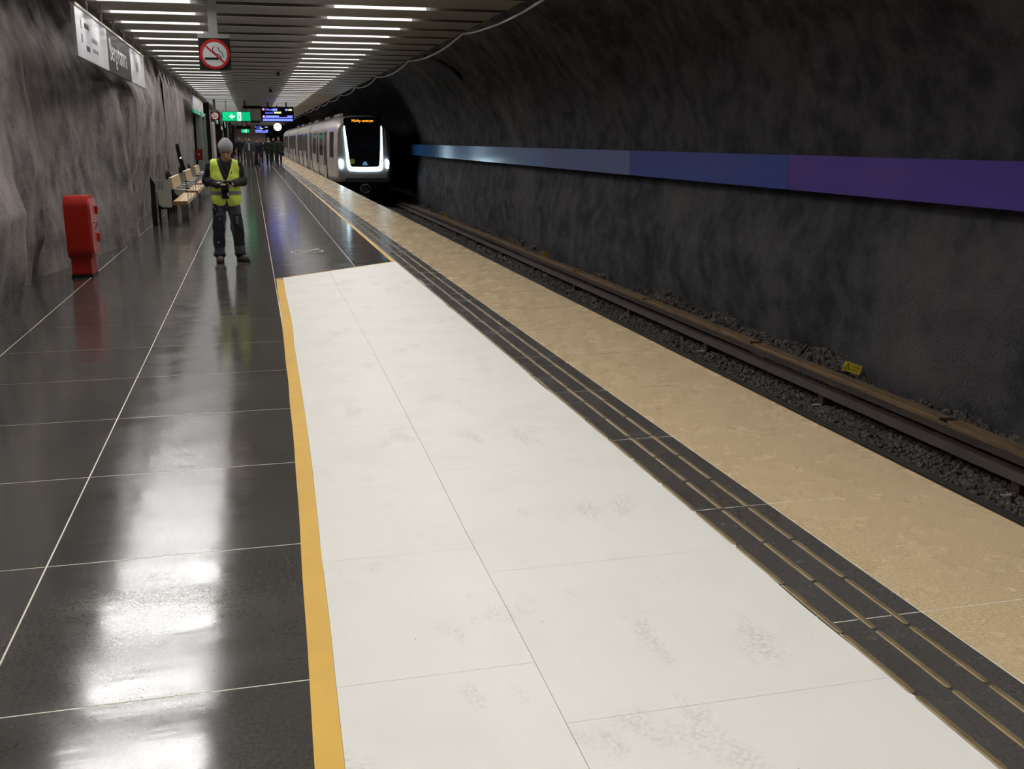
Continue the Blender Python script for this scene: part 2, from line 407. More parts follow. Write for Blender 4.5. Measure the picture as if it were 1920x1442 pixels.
def painted(A, B, ys, col_end=False):
    g = .0009
    for y0, y1 in zip(ys[:-1], ys[1:]):
        mb = MB()
        n = 10
        if y1 >= 12.5:      # last one ends on the slanted masked edge
            yy = y0
            strip(mb, A, B, -.001, .0018, 20, y0 + g, 12.5)
            pts = []
            xa, xb = A(12.5), B(12.5)
            xs = [xa + (xb - xa) * i / 12 for i in range(13)]
            k = len(mb.v); mb.v += [(x, 12.5, .0018) for x in xs] + [(x, endY(x), .0018) for x in xs]
            for i in range(12): mb.f.append((k + i, k + i + 1, k + 13 + i + 1, k + 13 + i)); mb.mi.append(0)
        else: strip(mb, A, B, -.001, .0018, n, y0 + g, y1 - g)
        mb.build('painted_slab', 'white_paint', white)
sx = lambda y: lerp_path(seamX, y)
painted(lambda y: lerp_path(YR, y) + .003, lambda y: sx(y) - .0010, [-1, .9, 1.9, 2.878, 3.86, 5.816, 7.75, 9.7, 12.9])
painted(lambda y: sx(y) + .0010, RX, [-1, 1.4, 2.515, 3.6, 4.89, 6.06, 6.637, 8.3, 10.2, 12.9])
mb = MB(); mb.v = []
for i in range(25):
    x = .2 + (1.879 - .2) * i / 24; mb.v += [(x, endY(x) - .045, .0026), (x, endY(x) + .012, .0026)]
for i in range(24): mb.f.append((2 * i, 2 * i + 2, 2 * i + 3, 2 * i + 1)); mb.mi.append(0)
mb.build('masking_tape', 'tape', white)

# chalk scribble on the dark tiles beyond the white patch
mb = MB(); pts = [(548, 479), (553, 477), (557, 479), (561, 477), (568, 474), (577, 471), (585, 469), (592, 467), (598, 466)]
def ribbon(pix, wd):
    P = [Vector((*at_z(x, y), .0016)) for x, y in pix]; k = len(mb.v)
    for i, p in enumerate(P):
        d = (P[min(i + 1, len(P) - 1)] - P[max(i - 1, 0)]).normalized(); nrm = Vector((-d.y, d.x, 0)) * wd
        mb.v += [tuple(p + nrm), tuple(p - nrm)]
    for i in range(len(P) - 1): mb.f.append((k + 2 * i, k + 2 * i + 1, k + 2 * i + 3, k + 2 * i + 2)); mb.mi.append(0)
ribbon(pts, .016)
ribbon([(572, 474.5), (585, 474.5), (597, 473.5), (604, 472), (605.5, 471), (603, 469.5), (596, 468.6), (590, 468.6)], .012)
ribbon([(566, 469.5), (556, 470.5), (548, 471.5), (546, 473), (549, 474.5), (556, 475.5)], .012)
tag(mb.build('chalk_mark', mat('chalk', srgb(190, 180, 178), .8)), 'looping pale chalk scribble on the dark tiles beyond the white patch', 'chalk mark')

# ================================================================== CEILING
CZ = 3.42; R0, RP = 14.95, 1.34
ceil = empty('ceiling', label='suspended ceiling of wide grey-brown metal panels', cat='ceiling', kind='structure')
GAP = .34            # open joint between panels; each lamp sits up inside one joint
prof = [(GAP, .15), (GAP, 0), (GAP + .03, -.004), (GAP + .35, .012), (1.34 - .35, .012), (1.34 - .03, -.004), (1.34, 0), (1.34, .15)]
mb = MB(); XL, XR = -2.02, 3.60
for i_, ((a, za), (b, zb)) in enumerate(zip(prof[:-1], prof[1:])):
    mb.quad((XL, a, za), (XR, a, za), (XR, b, zb), (XL, b, zb), 1 if i_ in (1, 5) else (2 if i_ in (0, 6) else 0))
mb.quad((XL, GAP, .15), (XL, 1.34, .15), (XR, 1.34, .15), (XR, GAP, .15))
o = mb.build('p', ['panel', 'panel_edge', 'flange']); pan = o.data; bpy.data.objects.remove(o)
y0_ = GAP - .075
lb = MB().box(-.6, .6, y0_ - .045, y0_ + .045, .112, .125).box(-.6, .6, y0_ - .045, y0_ - .040, LIPZ, .125).box(-.6, .6, y0_ + .040, y0_ + .045, LIPZ, .125)
lb = lb.build('h', 'lamp_body'); lbm = lb.data; bpy.data.objects.remove(lb)
ld = MB().box(-.59, .59, y0_ - .036, y0_ + .036, .084, .110).build('d', 'lamp'); ldm = ld.data; bpy.data.objects.remove(ld)
lo_ = MB().box(-.6, .6, GAP - .006, GAP + .004, .002, .098).build('o', 'flange_glow'); lom = lo_.data; bpy.data.objects.remove(lo_)  # glowing plate added on the flange, as long as the lamp
for k in range(-15, 93):
    y = R0 + RP * k - GAP
    share('ceiling_panel', pan, ceil, (0, y, CZ))
    for (x0, x1, lab, grp) in ((-1.85, -.68, 'white ceiling light bar set between panels in the row above the waiting side', 'light bars in the row over the benches'),
                               (1.22, 2.50, 'white ceiling light bar set between panels in the row above the brass bars', 'light bars in the row over the white patch')):
        t = empty('linear_light', ((x0 + x1) / 2, y, CZ), 0, lab, 'ceiling light', grp)
        share('diffuser', ldm, t, (0, 0, 0), scale=((x1 - x0) / 1.2, 1, 1))
        share('housing', lbm, t, (0, 0, 0), scale=((x1 - x0) / 1.2, 1, 1))
        share('added_glow_plate', lom, t, (0, 0, 0), scale=((x1 - x0) / 1.2, 1, 1))
# pale cable hung in shallow scallops under the panel ends
mb = MB(); step = 6.25; y = 17.9 - step * 3
path = []
while y < 120:
    for i in range(10):
        t = i / 10; path.append((3.60 + .03 * 4 * t * (1 - t), y + step * t, CZ - .015 - .10 * 4 * t * (1 - t)))
    y += step
path = [(x, a, z) for x, a, z in path]
mb.tube(path, .017, 6)
tag(mb.build('edge_cable', 'cable', smooth=True), 'pale cable hanging in scallops along the track-side edge of the ceiling panels', 'cable')
mb = MB(); mb.tube([(5.42, 32.6, 4.2), (5.72, 31.9, 3.98), (5.98, 31.2, 3.72), (6.12, 30.6, 3.42)], .05, 6)
tag(mb.build('wall_cable', 'blackm', smooth=True), 'short black cable curving down the dark vault beside the ceiling edge', 'cable')
for i, (x, y) in enumerate(((.80, 28.2), (.77, 37.9))):
    t = empty('ceiling_camera', (x, y, CZ), 0, ('small black camera under the ceiling nearer the red prohibition sign', 'small black camera under the ceiling nearer the blue display')[i], 'camera')
    MB().box(-.10, .10, -.05, .05, -.05, .0).build('bracket', 'steel', t)
    MB().prism(disc(.055, 16), -.14, -.05, 'z').build('camera_body', 'black', t)

# ================================================================== ROCK WALLS
# left wall: measured fold edges, X at height for each Y
zk = np.array([0, .5, .95, 1.3, 1.9, 2.4, 2.6, 3.4, 5.0])
def col(*a): return np.array(a)
LW = [(-6, col(-2.35, -2.25, -2.2, -2.25, -2.3, -2.3, -2.35, -2.6, -3.0)),
      (6, col(-2.32, -2.22, -2.16, -2.2, -2.25, -2.25, -2.3, -2.6, -3.0)),
      (9.0, col(-2.36, -2.28, -2.22, -2.28, -2.32, -2.32, -2.35, -2.6, -3.0)),
      (10.80, col(-2.32, -2.20, -2.13, -2.22, -2.24, -2.2, -2.25, -2.6, -3.0)),
      (11.05, col(-2.52, -2.46, -2.40, -2.48, -2.50, -2.50, -2.5, -2.7, -3.0)),
      (12.6, col(-2.62, -2.60, -2.56, -2.55, -2.6, -2.6, -2.6, -2.8, -3.0)),
      (13.45, col(-2.66, -2.46, -2.44, -2.39, -2.46, -2.5, -2.5, -2.8, -3.0)),
      (13.68, col(-2.60, -2.64, -2.72, -2.74, -2.74, -2.72, -2.7, -2.8, -3.0)),
      (14.6, col(-2.46, -2.50, -2.54, -2.56, -2.58, -2.6, -2.6, -2.8, -3.0)),
      (16.4, col(-2.20, -2.22, -2.26, -2.3, -2.34, -2.36, -2.4, -2.7, -3.0)),
      (17.80, col(-1.86, -1.87, -1.91, -1.925, -1.93, -2.0, -2.12, -2.5, -3.0)),
      (18.05, col(-2.22, -2.22, -2.24, -2.24, -2.22, -2.22, -2.3, -2.6, -3.0)),
      (19.8, col(-2.32, -2.30, -2.26, -2.20, -2.14, -2.12, -2.2, -2.5, -3.0)),
      (20.9, col(-2.34, -2.30, -2.22, -2.10, -2.04, -2.02, -2.1, -2.5, -3.0)),
      (21.2, col(-2.36, -2.33, -2.28, -2.22, -2.2, -2.2, -2.25, -2.5, -3.0)),
      (24.5, col(-2.34, -2.32, -2.28, -2.2, -2.15, -2.12, -2.15, -2.5, -3.0)),
      (24.9, col(-2.36, -2.34, -2.32, -2.28, -2.26, -2.22, -2.2, -2.5, -3.0)),
      (28.5, col(-2.30, -2.28, -2.24, -2.2, -2.18, -2.16, -2.18, -2.3, -2.6)),
      (29.2, col(-2.25, -2.22, -2.20, -2.18, -2.18, -2.18, -2.2, -2.25, -2.4))]
Y = np.concatenate([np.arange(-6, 30, .05)]); Z = np.arange(-.05, 5.01, .05)
ky = np.array([a for a, _ in LW]); KX = np.array([np.interp(Z, zk, c) for _, c in LW])
X = np.stack([np.interp(Y, ky, KX[:, j]) for j in range(len(Z))], 1)
YY, ZZ = np.meshgrid(Y, Z, indexing='ij')
env = 1
fold = np.abs(fbm(YY * 1.05 + .3 * vnoise(YY * .7, ZZ * .9), ZZ * .22 + 5, 3))
X = X + .20 * (fold - .2) * -1 * .8 + .014 * fbm(YY * 2.2, ZZ * 1.6, 4) + .010 * fbm(YY * 8, ZZ * 7, 3)
Yd = YY + .05 * fbm(YY * 1.3 + 9, ZZ * 1.6, 3)
grid_mesh('wall_left', np.stack([X, Yd, ZZ], 2), 'rock_left')
o = bpy.data.objects['wall_left']; tag(o, 'rough folded grey sprayed-rock wall behind the red cabinet and benches', 'wall', kind='structure')
# smooth stretch of wall further on
Y = np.arange(29.2, YE + 2, .5); YY, ZZ = np.meshgrid(Y, Z, indexing='ij')
X = np.where(ZZ < 3.1, -2.18, -2.18 - (ZZ - 3.1) * .2) + .02 * fbm(YY, ZZ, 3)
grid_mesh('wall_left_far', np.stack([X, YY, ZZ], 2), 'rock_left')
tag(bpy.data.objects['wall_left_far'], 'flatter grey wall beyond the benches', 'wall', kind='structure')
# right wall and vault
pr = np.array([(7.15, -1.45), (7.0, -.9), (6.93, 0), (7.05, .8), (7.08, 1.6), (6.95, 2.3), (6.65, 3.0), (6.2, 3.7), (5.6, 4.25), (4.8, 4.7), (3.6, 4.95), (1.5, 5.15), (-1, 5.1), (-2.4, 4.95), (-3.1, 4.7)])
s = np.concatenate([[0], np.cumsum(np.linalg.norm(np.diff(pr, axis=0), axis=1))]); S = np.arange(0, s[-1], .09)
px_, pz_ = np.interp(S, s, pr[:, 0]), np.interp(S, s, pr[:, 1])
tx, tz = np.gradient(px_), np.gradient(pz_); ln = np.hypot(tx, tz); nx, nz = -tz / ln, tx / ln
Y = np.concatenate([np.arange(-6, 45.2, .10), np.arange(45.2, YE + 6, 1.0)])
YY, SS = np.meshgrid(Y, S, indexing='ij')
d = .26 * fbm(YY * .35, SS * .4 + 3, 3) + .05 * fbm(YY * 1.1 + 4, SS * 1.1, 4) + .020 * fbm(YY * 6, SS * 6, 3)
band = np.exp(-((SS - 2.75) / .9) ** 2)          # keep clear behind the coloured band
d = d * (1 - .55 * band) - .05 * band
d = d - np.where(YY > 45.5, np.minimum((YY - 45.5) * 1.4, 1.3), 0) * np.where(SS < 8, 1, 0)
P = np.stack([px_[None, :] + nx[None, :] * d, YY, pz_[None, :] + nz[None, :] * d], 2)
grid_mesh('wall_right', P, 'rock_right', flip=True)
tag(bpy.data.objects['wall_right'], 'black sprayed-rock tunnel wall curving over the track', 'wall', kind='structure')
# far end wall
MB().box(-3, 1.9, YE - .2, YE + .2, 0, 3.9).build('wall_end', mat('pale_end_wall', srgb(190, 176, 172), .7, var=.15))
tag(bpy.data.objects['wall_end'], 'pale wall closing the far end of the platform', 'wall', kind='structure')
MB().box(-3.4, 8, -6.3, -6.0, -1.4, 5.4).build('wall_back', 'concrete_dark')['kind'] = 'structure'

# coloured enamel band
band = empty('wall_band', label='long glossy band of blue and purple panels fixed to the black tunnel wall', cat='wall panel')
XP = 6.82
bp = [(-2, 12.3, srgb(92, 72, 158)), (12.3, 18.2, srgb(62, 82, 158)), (18.2, 24.1, srgb(104, 116, 162)), (24.1, 31.5, srgb(92, 124, 176)), (31.5, 38.5, srgb(100, 132, 184)), (38.5, 45.5, srgb(66, 116, 180))]
for a, b, c in bp:
    mm = mat('enamel', c, .14, spec=.5)
    mb = MB().box(XP, XP + .02, a + .004, b - .004, 1.015, 1.46); mb.box(XP + .02, XP + .30, a + .1, a + .16, 1.12, 1.16).box(XP + .02, XP + .30, b - .16, b - .1, 1.12, 1.16)
    o = mb.build('band_panel', [mm], band)
    cn = {0: 'purple', 1: 'dark blue'}.get(bp.index((a, b, c)))
    if cn: o['label'] = cn + ' enamel panel'

# ================================================================== TRACK
GZ = -1.27
MB().box(2.9, 8.2, -6, YE, -1.6, GZ - .035).build('track_bed', 'concrete_dark')['kind'] = 'structure'
# ballast
def stones(n, xf, yf, zf, smin=.018, smax=.034):
    ph = (1 + 5 ** .5) / 2
    V0 = np.array([(-1, ph, 0), (1, ph, 0), (-1, -ph, 0), (1, -ph, 0), (0, -1, ph), (0, 1, ph), (0, -1, -ph), (0, 1, -ph), (ph, 0, -1), (ph, 0, 1), (-ph, 0, -1), (-ph, 0, 1)]) / 1.9
    F0 = np.array([(0, 11, 5), (0, 5, 1), (0, 1, 7), (0, 7, 10), (0, 10, 11), (1, 5, 9), (5, 11, 4), (11, 10, 2), (10, 7, 6), (7, 1, 8), (3, 9, 4), (3, 4, 2), (3, 2, 6), (3, 6, 8), (3, 8, 9), (4, 9, 5), (2, 4, 11), (6, 2, 10), (8, 6, 7), (9, 8, 1)])
    u = RNG.random((n, 2)); x = xf(u[:, 0]); y = yf(u[:, 1]); z = zf(x, y)
    sc = smin + (smax - smin) * RNG.random((n, 1, 1)) ; sc = sc * (1 + .35 * (RNG.random((n, 1, 3)) - .5) * 2)
    Q = RNG.normal(size=(n, 4)); Q /= np.linalg.norm(Q, axis=1)[:, None]; a, b, c, d_ = Q.T
    R = np.stack([1 - 2 * (c * c + d_ * d_), 2 * (b * c - a * d_), 2 * (b * d_ + a * c), 2 * (b * c + a * d_), 1 - 2 * (b * b + d_ * d_), 2 * (c * d_ - a * b), 2 * (b * d_ - a * c), 2 * (c * d_ + a * b), 1 - 2 * (b * b + c * c)], 1).reshape(n, 3, 3)
    V = V0[None] * (1 + .25 * (RNG.random((n, 12, 1)) - .5) * 2) * sc
    V = np.einsum('nij,nkj->nki', R, V) + np.stack([x, y, z], 1)[:, None, :]
    F = (F0[None] + 12 * np.arange(n)[:, None, None]).reshape(-1, 3)
    return V.reshape(-1, 3), F
def heap(x, y):
    h = .20 * np.clip((x - 6.76) / .3, 0, 1) * (.55 + 1.3 * vnoise(y * .9, y * 0 + 2) + .5 * vnoise(y * 2.7, y * 0 + 9))
    return GZ + .0 + np.clip(h, 0, .3) + .05 * np.clip((x - 6.3) / .2, 0, 1)
def stonesobj(name, n, x0, x1, y0, y1, pw=1.0, **k):
    V, F = stones(n, lambda u: x0 + (x1 - x0) * u, lambda u: y0 + (y1 - y0) * u ** pw, lambda x, y: heap(x, y) + .012 * RNG.normal(size=len(x)), **k)
    me = bpy.data.meshes.new(name); me.from_pydata(V.tolist(), [], F.tolist()); me.materials.append(M['ballast'])
    o = bpy.data.objects.new(name, me); COL.objects.link(o); return o
o = stonesobj('ballast', 17000, 5.46, 6.30, 4, 22, 1.5); tag(o, 'crushed grey stone ballast between running rail and covered rail', 'ballast', kind='stuff')
o = stonesobj('ballast_between', 15000, 3.05, 5.36, 0, 44, 1.3, smin=.03, smax=.05); tag(o, 'stone ballast filling the track between the two running rails', 'ballast', kind='stuff')
o = stonesobj('ballast_bank', 13000, 6.25, 7.3, 5, 26, 1.4, smin=.024, smax=.045); tag(o, 'darker ballast heaped against the foot of the tunnel wall', 'ballast', kind='stuff')
o = stonesobj('ballast_distant', 12000, 5.3, 7.2, 21, 50, 1.3, smin=.04, smax=.06); tag(o, 'distant stretch of stone ballast beside the train', 'ballast', kind='stuff')
# solid under the heaps
Y = np.arange(-6, 60, .25); Xs = np.arange(5.3, 7.6, .1); XX, YY = np.meshgrid(Xs, Y, indexing='ij')
grid_mesh('ground_track', np.stack([XX, YY, heap(XX, YY) - .02], 2), 'ballast'); tag(bpy.data.objects['ground_track'], kind='structure')

def rail_profile(cx, top):
    return [(cx - .07, top - .16), (cx + .07, top - .16), (cx + .07, top - .145), (cx + .012, top - .12), (cx + .012, top - .045), (cx + .036, top - .035), (cx + .036, top - .006), (cx + .028, top), (cx - .028, top), (cx - .036, top - .006), (cx - .036, top - .035), (cx - .012, top - .045), (cx - .012, top - .12), (cx - .07, top - .145)]
for i, cx in enumerate((3.965, 5.405)):
    rp = rail_profile(cx, -1.10)
    t = empty('running_rail', (0, 0, 0), 0, ('steel running rail tucked under the platform edge', 'steel running rail with shiny head just past the platform edge')[i], 'rail')
    mb = MB().prism([p for p in rp if True], -6, YE, 'y'); mb.build('rail_web', 'rail_side', t)
    MB().box(cx - .034, cx + .034, -6, YE, -1.106, -1.0985).build('rail_head', 'rail', t)
sl = MB().box(3.4, 6.0, -.12, .12, -1.38, -1.262).build('s', 'sleeper'); slm = sl.data; bpy.data.objects.remove(sl)
for k in range(60): 
    o = share('sleeper', slm, None, (0, 1.2 + .95 * k, 0)); tag(o, 'timber sleeper half buried in the ballast under the rails', 'sleeper', 'sleepers under the track')
cv = empty('third_rail', label='conductor rail under a long brown cover carried on low brackets', cat='conductor rail')
MB().prism([(6.02, -1.125), (6.045, -1.125), (6.065, -1.045), (6.04, -1.04)], -6, 70, 'y').build('side_board', 'cover', cv)
MB().prism([(6.10, -1.00), (6.205, -.99), (6.205, -.975), (6.10, -.985)], -6, 70, 'y').build('top_board', 'cover', cv)
MB().box(6.10, 6.17, -6, 70, -1.15, -1.05).build('conductor', 'rail_side', cv)
br = MB().box(6.04, 6.19, -.05, .05, -1.28, -1.13).box(5.96, 6.22, -.09, .09, -1.29, -1.262).build('b', 'rail_side'); brm = br.data; bpy.data.objects.remove(br)
bi = MB().box(5.93, 6.05, -.03, .03, -1.245, -1.235).build('b', 'steel'); bim = bi.data; bpy.data.objects.remove(bi)
for k in range(-3, 18):
    b_ = share('bracket', brm, cv, (0, 9.85 + 3.07 * k, 0)); share('bolt_plate', bim, b_)
pk = empty('plank_walkway', label='weathered brown timber boards laid end to end beside the tunnel wall', cat='boards')
yy = -4.0
while yy < 60:
    l_ = 4.1
    a = random.uniform(-.012, .012)
    m4 = Matrix.Translation((6.43, yy, -1.105)) @ Matrix.Rotation(a, 4, 'Z')
    MB().box(0, .165, 0, l_, -.035, 0, mat4=m4).build('plank', 'wood_plank', pk)
    m4 = Matrix.Translation((6.612, yy + .2, -1.088)) @ Matrix.Rotation(-a * .6, 4, 'Z') @ Matrix.Rotation(.05, 4, 'Y')
    MB().box(0, .165, 0, l_ - .1, -.035, 0, mat4=m4).build('plank', 'wood_plank', pk)
    yy += l_ + .02

# yellow sign leaning at the foot of the wall
c = [Vector((6.78, 10.46, -.905)), Vector((6.93, 10.24, -.935))]
def leaning_sign():
    # corners: real board 0.21 x 0.115 m, turned to face the platform, tilted
    O = Vector((*at_y(1598, 690, 10.55)[:1], 10.55, at_y(1598, 690, 10.55)[1]))
    view = (Vector((0, 0, EYE)) - O).normalized()
    r = Vector((1, -.42, -.33)).normalized(); u = view.cross(r).normalized(); r = u.cross(view).normalized()
    t = empty('warning_sign', tuple(O), 0, 'tilted yellow high-voltage warning board on a black foot at the wall base', 'warning sign')
    F = frame((0, 0, 0), r, u)
    W2, H2 = .105, .058
    mb = MB().box(-W2, W2, -H2, H2, -.004, 0, mat4=F); mb.build('board', 'yellow_sign', t)
    mb = MB()
    for x0, y0, x1, y1 in ((-.092, -.035, -.052, .035), (-.052, .035, -.030, -.035), (-.030, -.035, -.092, -.035)):
        d = Vector((x1 - x0, y1 - y0, 0)); n = Vector((-d.y, d.x, 0)).normalized() * .0035
        a, b = Vector((x0, y0, .0015)), Vector((x1, y1, .0015))
        mb.quad(*[tuple(F @ p) for p in (a + n, a - n, b - n, b + n)])
    mb.box(-.058, -.053, -.018, .008, .001, .002, mat4=F).build('triangle_symbol', 'ink', t)
    text_mesh('lettering', 'Livsfarlig', .031, mat('sign_ink', srgb(84, 66, 16), .6), t, F @ Matrix.Translation((-.02, .018, .001)))
    text_mesh('lettering', 'ledning', .031, bpy.data.materials['sign_ink'], t, F @ Matrix.Translation((-.02, -.022, .001)))
    MB().box(-.07, .0, -.085, -H2, -.003, .003, mat4=F).box(-.13, .05, -.095, -.083, -.03, .03, mat4=F).build('foot', 'blackm', t)
leaning_sign()
for i, (px, py, Yd_) in enumerate(((835, 404, 37.0), (1022, 477, 23.7))):
    x, z = at_y(px, py, Yd_)
    t = empty('trackside_marker', (x, Yd_, z - .08), 0, ('tiny yellow marker plate at the wall base nearest the train', 'tiny yellow marker plate at the wall base midway to the train')[i], 'marker')
    MB().box(-.05, .05, -.006, .006, 0, .16).build('plate', 'yellow_sign', t)
    MB().box(-.01, .01, .006, .02, -.2, .1).build('stake', 'blackm', t)

# ================================================================== NAME SIGNS ON THE LEFT
def name_sign(y0, y1, X0, z0, z1, secs, label, far=False):
    t = empty('name_sign', (X0, y0, z0), 0, label, 'station sign')
    L_ = y1 - y0; H = z1 - z0
    for a, b, m_, lab in secs:
        o = MB().box(-.02, .02, a * L_ + .004, b * L_ - .004, 0, H).build('sign_panel', m_, t)
        if lab: o['label'] = lab
    MB().box(-.035, .035, 0, L_, H, H + .03).build('top_rail', 'steel', t)
    k0 = math.ceil((y0 - R0 - .66) / RP)
    n = 0
    yy = R0 + RP * k0 + .67
    while yy < y1:
        MB().box(-.014, .014, yy - y0 - .014, yy - y0 + .014, H + .03, CZ - z0 + .05).build('hanger', 'steel', t); yy += RP
    return t
X0 = -1.9
t = name_sign(13.15, 21.1, X0, 2.60, 3.165, [(0, .345, 'white_plastic', 'white section with black arrows and small print'), (.345, .71, 'brown', 'dark brown section with white name'), (.71, 1, 'white_plastic', None)],
              'long white and brown station sign hanging before the rock wall, nearest the camera')
FY = frame((.0215, 0, 0), (0, 1, 0), (0, 0, 1))
text_mesh('station_name', 'Bergshamra', .44, 'white_plastic', t, FY @ Matrix.Translation((2.95, .30, 0)), sx=1.02)
# arrows and small print of the white section (too small to read in the photograph: plain bars and arrows)
mb = MB()
def arrow(y, z, s, up=1):
    mb.box(.0205, .0225, y - s * .12, y + s * .12, z - s * .5, z + s * .2)
    k = len(mb.v); mb.v += [(.0225, y - s * .42, z + s * .1), (.0225, y + s * .42, z + s * .1), (.0225, y, z + s * .55)]; mb.f.append((k, k + 1, k + 2)); mb.mi.append(0)
arrow(.42, .40, .12); arrow(.42, .24, .12)
mb.box(.0205, .0225, .68, 1.05, .37, .43).box(.0205, .0225, .72, 1.0, .11, .17); mb.build('arrow_symbols', 'ink', t)
mb = MB()
for r in range(2):
    for q in range(3): mb.box(.0205, .0222, 1.25 + q * .17 + r * .05, 1.38 + q * .17 + r * .05, .25 - r * .12, .30 - r * .12)
for q in range(2): mb.box(.0205, .0222, 6.5 + q * .2, 6.66 + q * .2, .22, .38)
mb.build('small_print', 'greyink', t)
for i, (a, b, lab) in enumerate(((38.2, 46.3, 'white station sign with green foot hanging above the benches, second along the wall'),
                                 (63, 70, 'distant station sign with green foot, third along the wall'),
                                 (84, 92, 'farthest station sign with green foot, fourth along the wall'))):
    t = name_sign(a, b, -1.9, 2.6, 3.15, [(0, .42, 'white_plastic', None), (.42, .72, M['steel'], None), (.72, 1, 'white_plastic', None)], lab)
    MB().box(-.024, .024, 0, b - a, -.01, .11).build('green_strip', mat('green_enamel', srgb(60, 190, 140), .3), t)

# ================================================================== HANGING SIGNS
green = mat('exit_green', srgb(0, 168, 112), .4, emit=srgb(0, 190, 120), es=.8)
def no_smoking(px, py, Yv, half, label, scale=1):
    x, z = at_y(px, py, Yv)
    t = empty('no_smoking_sign', (x, Yv, z), 0, label, 'prohibition sign')
    MB().box(-half, half, 0, .03, -half, half).build('sign_plate', 'blackm', t)
    r = half * .95
    n = 48
    MB().prism(disc(r * .84, n), -.003, 0, 'y').build('white_disc', mat('sign_white', srgb(226, 228, 232), .35), t)
    mb = MB()
    for i in range(n):
        a, b = 2 * PI * i / n, 2 * PI * (i + 1) / n
        p = lambda q, rr, yy: (rr * math.cos(q), yy, rr * math.sin(q))
        mb.quad(p(a, r, -.006), p(b, r, -.006), p(b, r * .82, -.006), p(a, r * .82, -.006))
    R45 = Matrix.Rotation(math.radians(42), 4, 'Y')
    mb.box(-r * .86, r * .86, -.0065, -.004, -r * .055, r * .055, mat4=R45)
    mb.build('red_ring', 'red_ink', t)
    mb = MB(); s = r / .2
    mb.box(-.135 * s, .045 * s, -.0045, -.0032, -.075 * s, -.045 * s)
    mb.box(.065 * s, .085 * s, -.0045, -.0032, -.075 * s, -.045 * s)
    def arcline(pts, w_):
        for (a, b), (c_, d_) in zip(pts[:-1], pts[1:]):
            dv = Vector((c_ - a, 0, d_ - b)); nv = Vector((-dv.z, 0, dv.x)).normalized() * w_ * s
            A, B = Vector((a * s, -.004, b * s)), Vector((c_ * s, -.004, d_ * s)); mb.quad(tuple(A + nv), tuple(A - nv), tuple(B - nv), tuple(B + nv))
    arcline([(.005, .10), (-.02, .085), (-.03, .06), (-.02, .035), (.0, .02), (.015, .0), (.05, -.005), (.07, -.02), (.078, -.045)], .005)
    arcline([(.03, .09), (.05, .08), (.06, .05), (.075, .03), (.095, .02), (.105, 0), (.108, -.045)], .005)
    mb.build('cigarette_symbol', 'ink', t)
    g = mat('grey_bracket', srgb(168, 172, 168), .5, .3) if 'grey_bracket' not in bpy.data.materials else bpy.data.materials['grey_bracket']
    MB().box(-half * 1.03, half, -.004, .045, half, half + .05).box(-.06, .05, .0, .05, half + .05, CZ - z).build('bracket', g, t)
no_smoking(402.7, 101.5, 13.85, .192, 'red and white no-smoking sign on black plate hanging nearest the camera')
no_smoking(403, 217, 49, .185, 'small no-smoking sign on black plate left of the green exit sign')
no_smoking(458, 233, 75, .17, 'far round no-smoking sign below the end of the green exit sign')

def exit_sign(Yv, p0, p1, label):
    (x0, z1), (x1, z0) = at_y(*p0, Yv), at_y(*p1, Yv)
    t = empty('exit_sign', ((x0 + x1) / 2, Yv, z0), 0, label, 'exit sign'); hw = (x1 - x0) / 2; H = z1 - z0
    MB().prism(rrect(2 * hw, H, .03, 3, 0, H / 2), 0, .12, 'y').build('sign_box', 'blackm', t)
    MB().box(-hw * .95, hw * .95, -.004, 0, H * .06, H * .96).build('green_face', green, t)
    wm = mat('sign_glow', (.8, 1, .95), .4, emit=(.75, 1, .92), es=.9) if 'sign_glow' not in bpy.data.materials else bpy.data.materials['sign_glow']
    mb = MB(); k = 0
    mb.v += [(-hw * .5, -.006, H * .5), (-hw * .28, -.006, H * .76), (-hw * .28, -.006, H * .24)]; mb.f.append((0, 1, 2)); mb.mi.append(0)
    mb.box(-hw * .3, -hw * .1, -.007, -.005, H * .44, H * .57).build('arrow', wm, t)
    MB().box(hw * .06, hw * .32, -.007, -.004, H * .08, H * .94).build('door_symbol', wm, t)
    mb = MB().box(hw * .15, hw * .21, -.009, -.007, H * .34, H * .66); mb.box(hw * .12, hw * .26, -.009, -.007, H * .46, H * .52).box(hw * .13, hw * .17, -.009, -.007, H * .2, H * .36).box(hw * .2, hw * .24, -.009, -.007, H * .24, H * .36)
    mb.prism(disc(H * .05, 8, hw * .18, H * .74), -.009, -.007, 'y'); mb.build('running_figure', green, t)
    MB().box(-hw * .7, -hw * .66, .04, .08, H, CZ + .04 - z0).box(hw * .66, hw * .7, .04, .08, H, CZ + .04 - z0).build('hanger', 'black', t)
    return t
exit_sign(50, (415, 209), (471.5, 228), 'lit green exit sign with white arrow beside the nearer blue display')
exit_sign(112, (452, 242), (468, 249.5), 'tiny green exit sign far down the platform beyond the first')

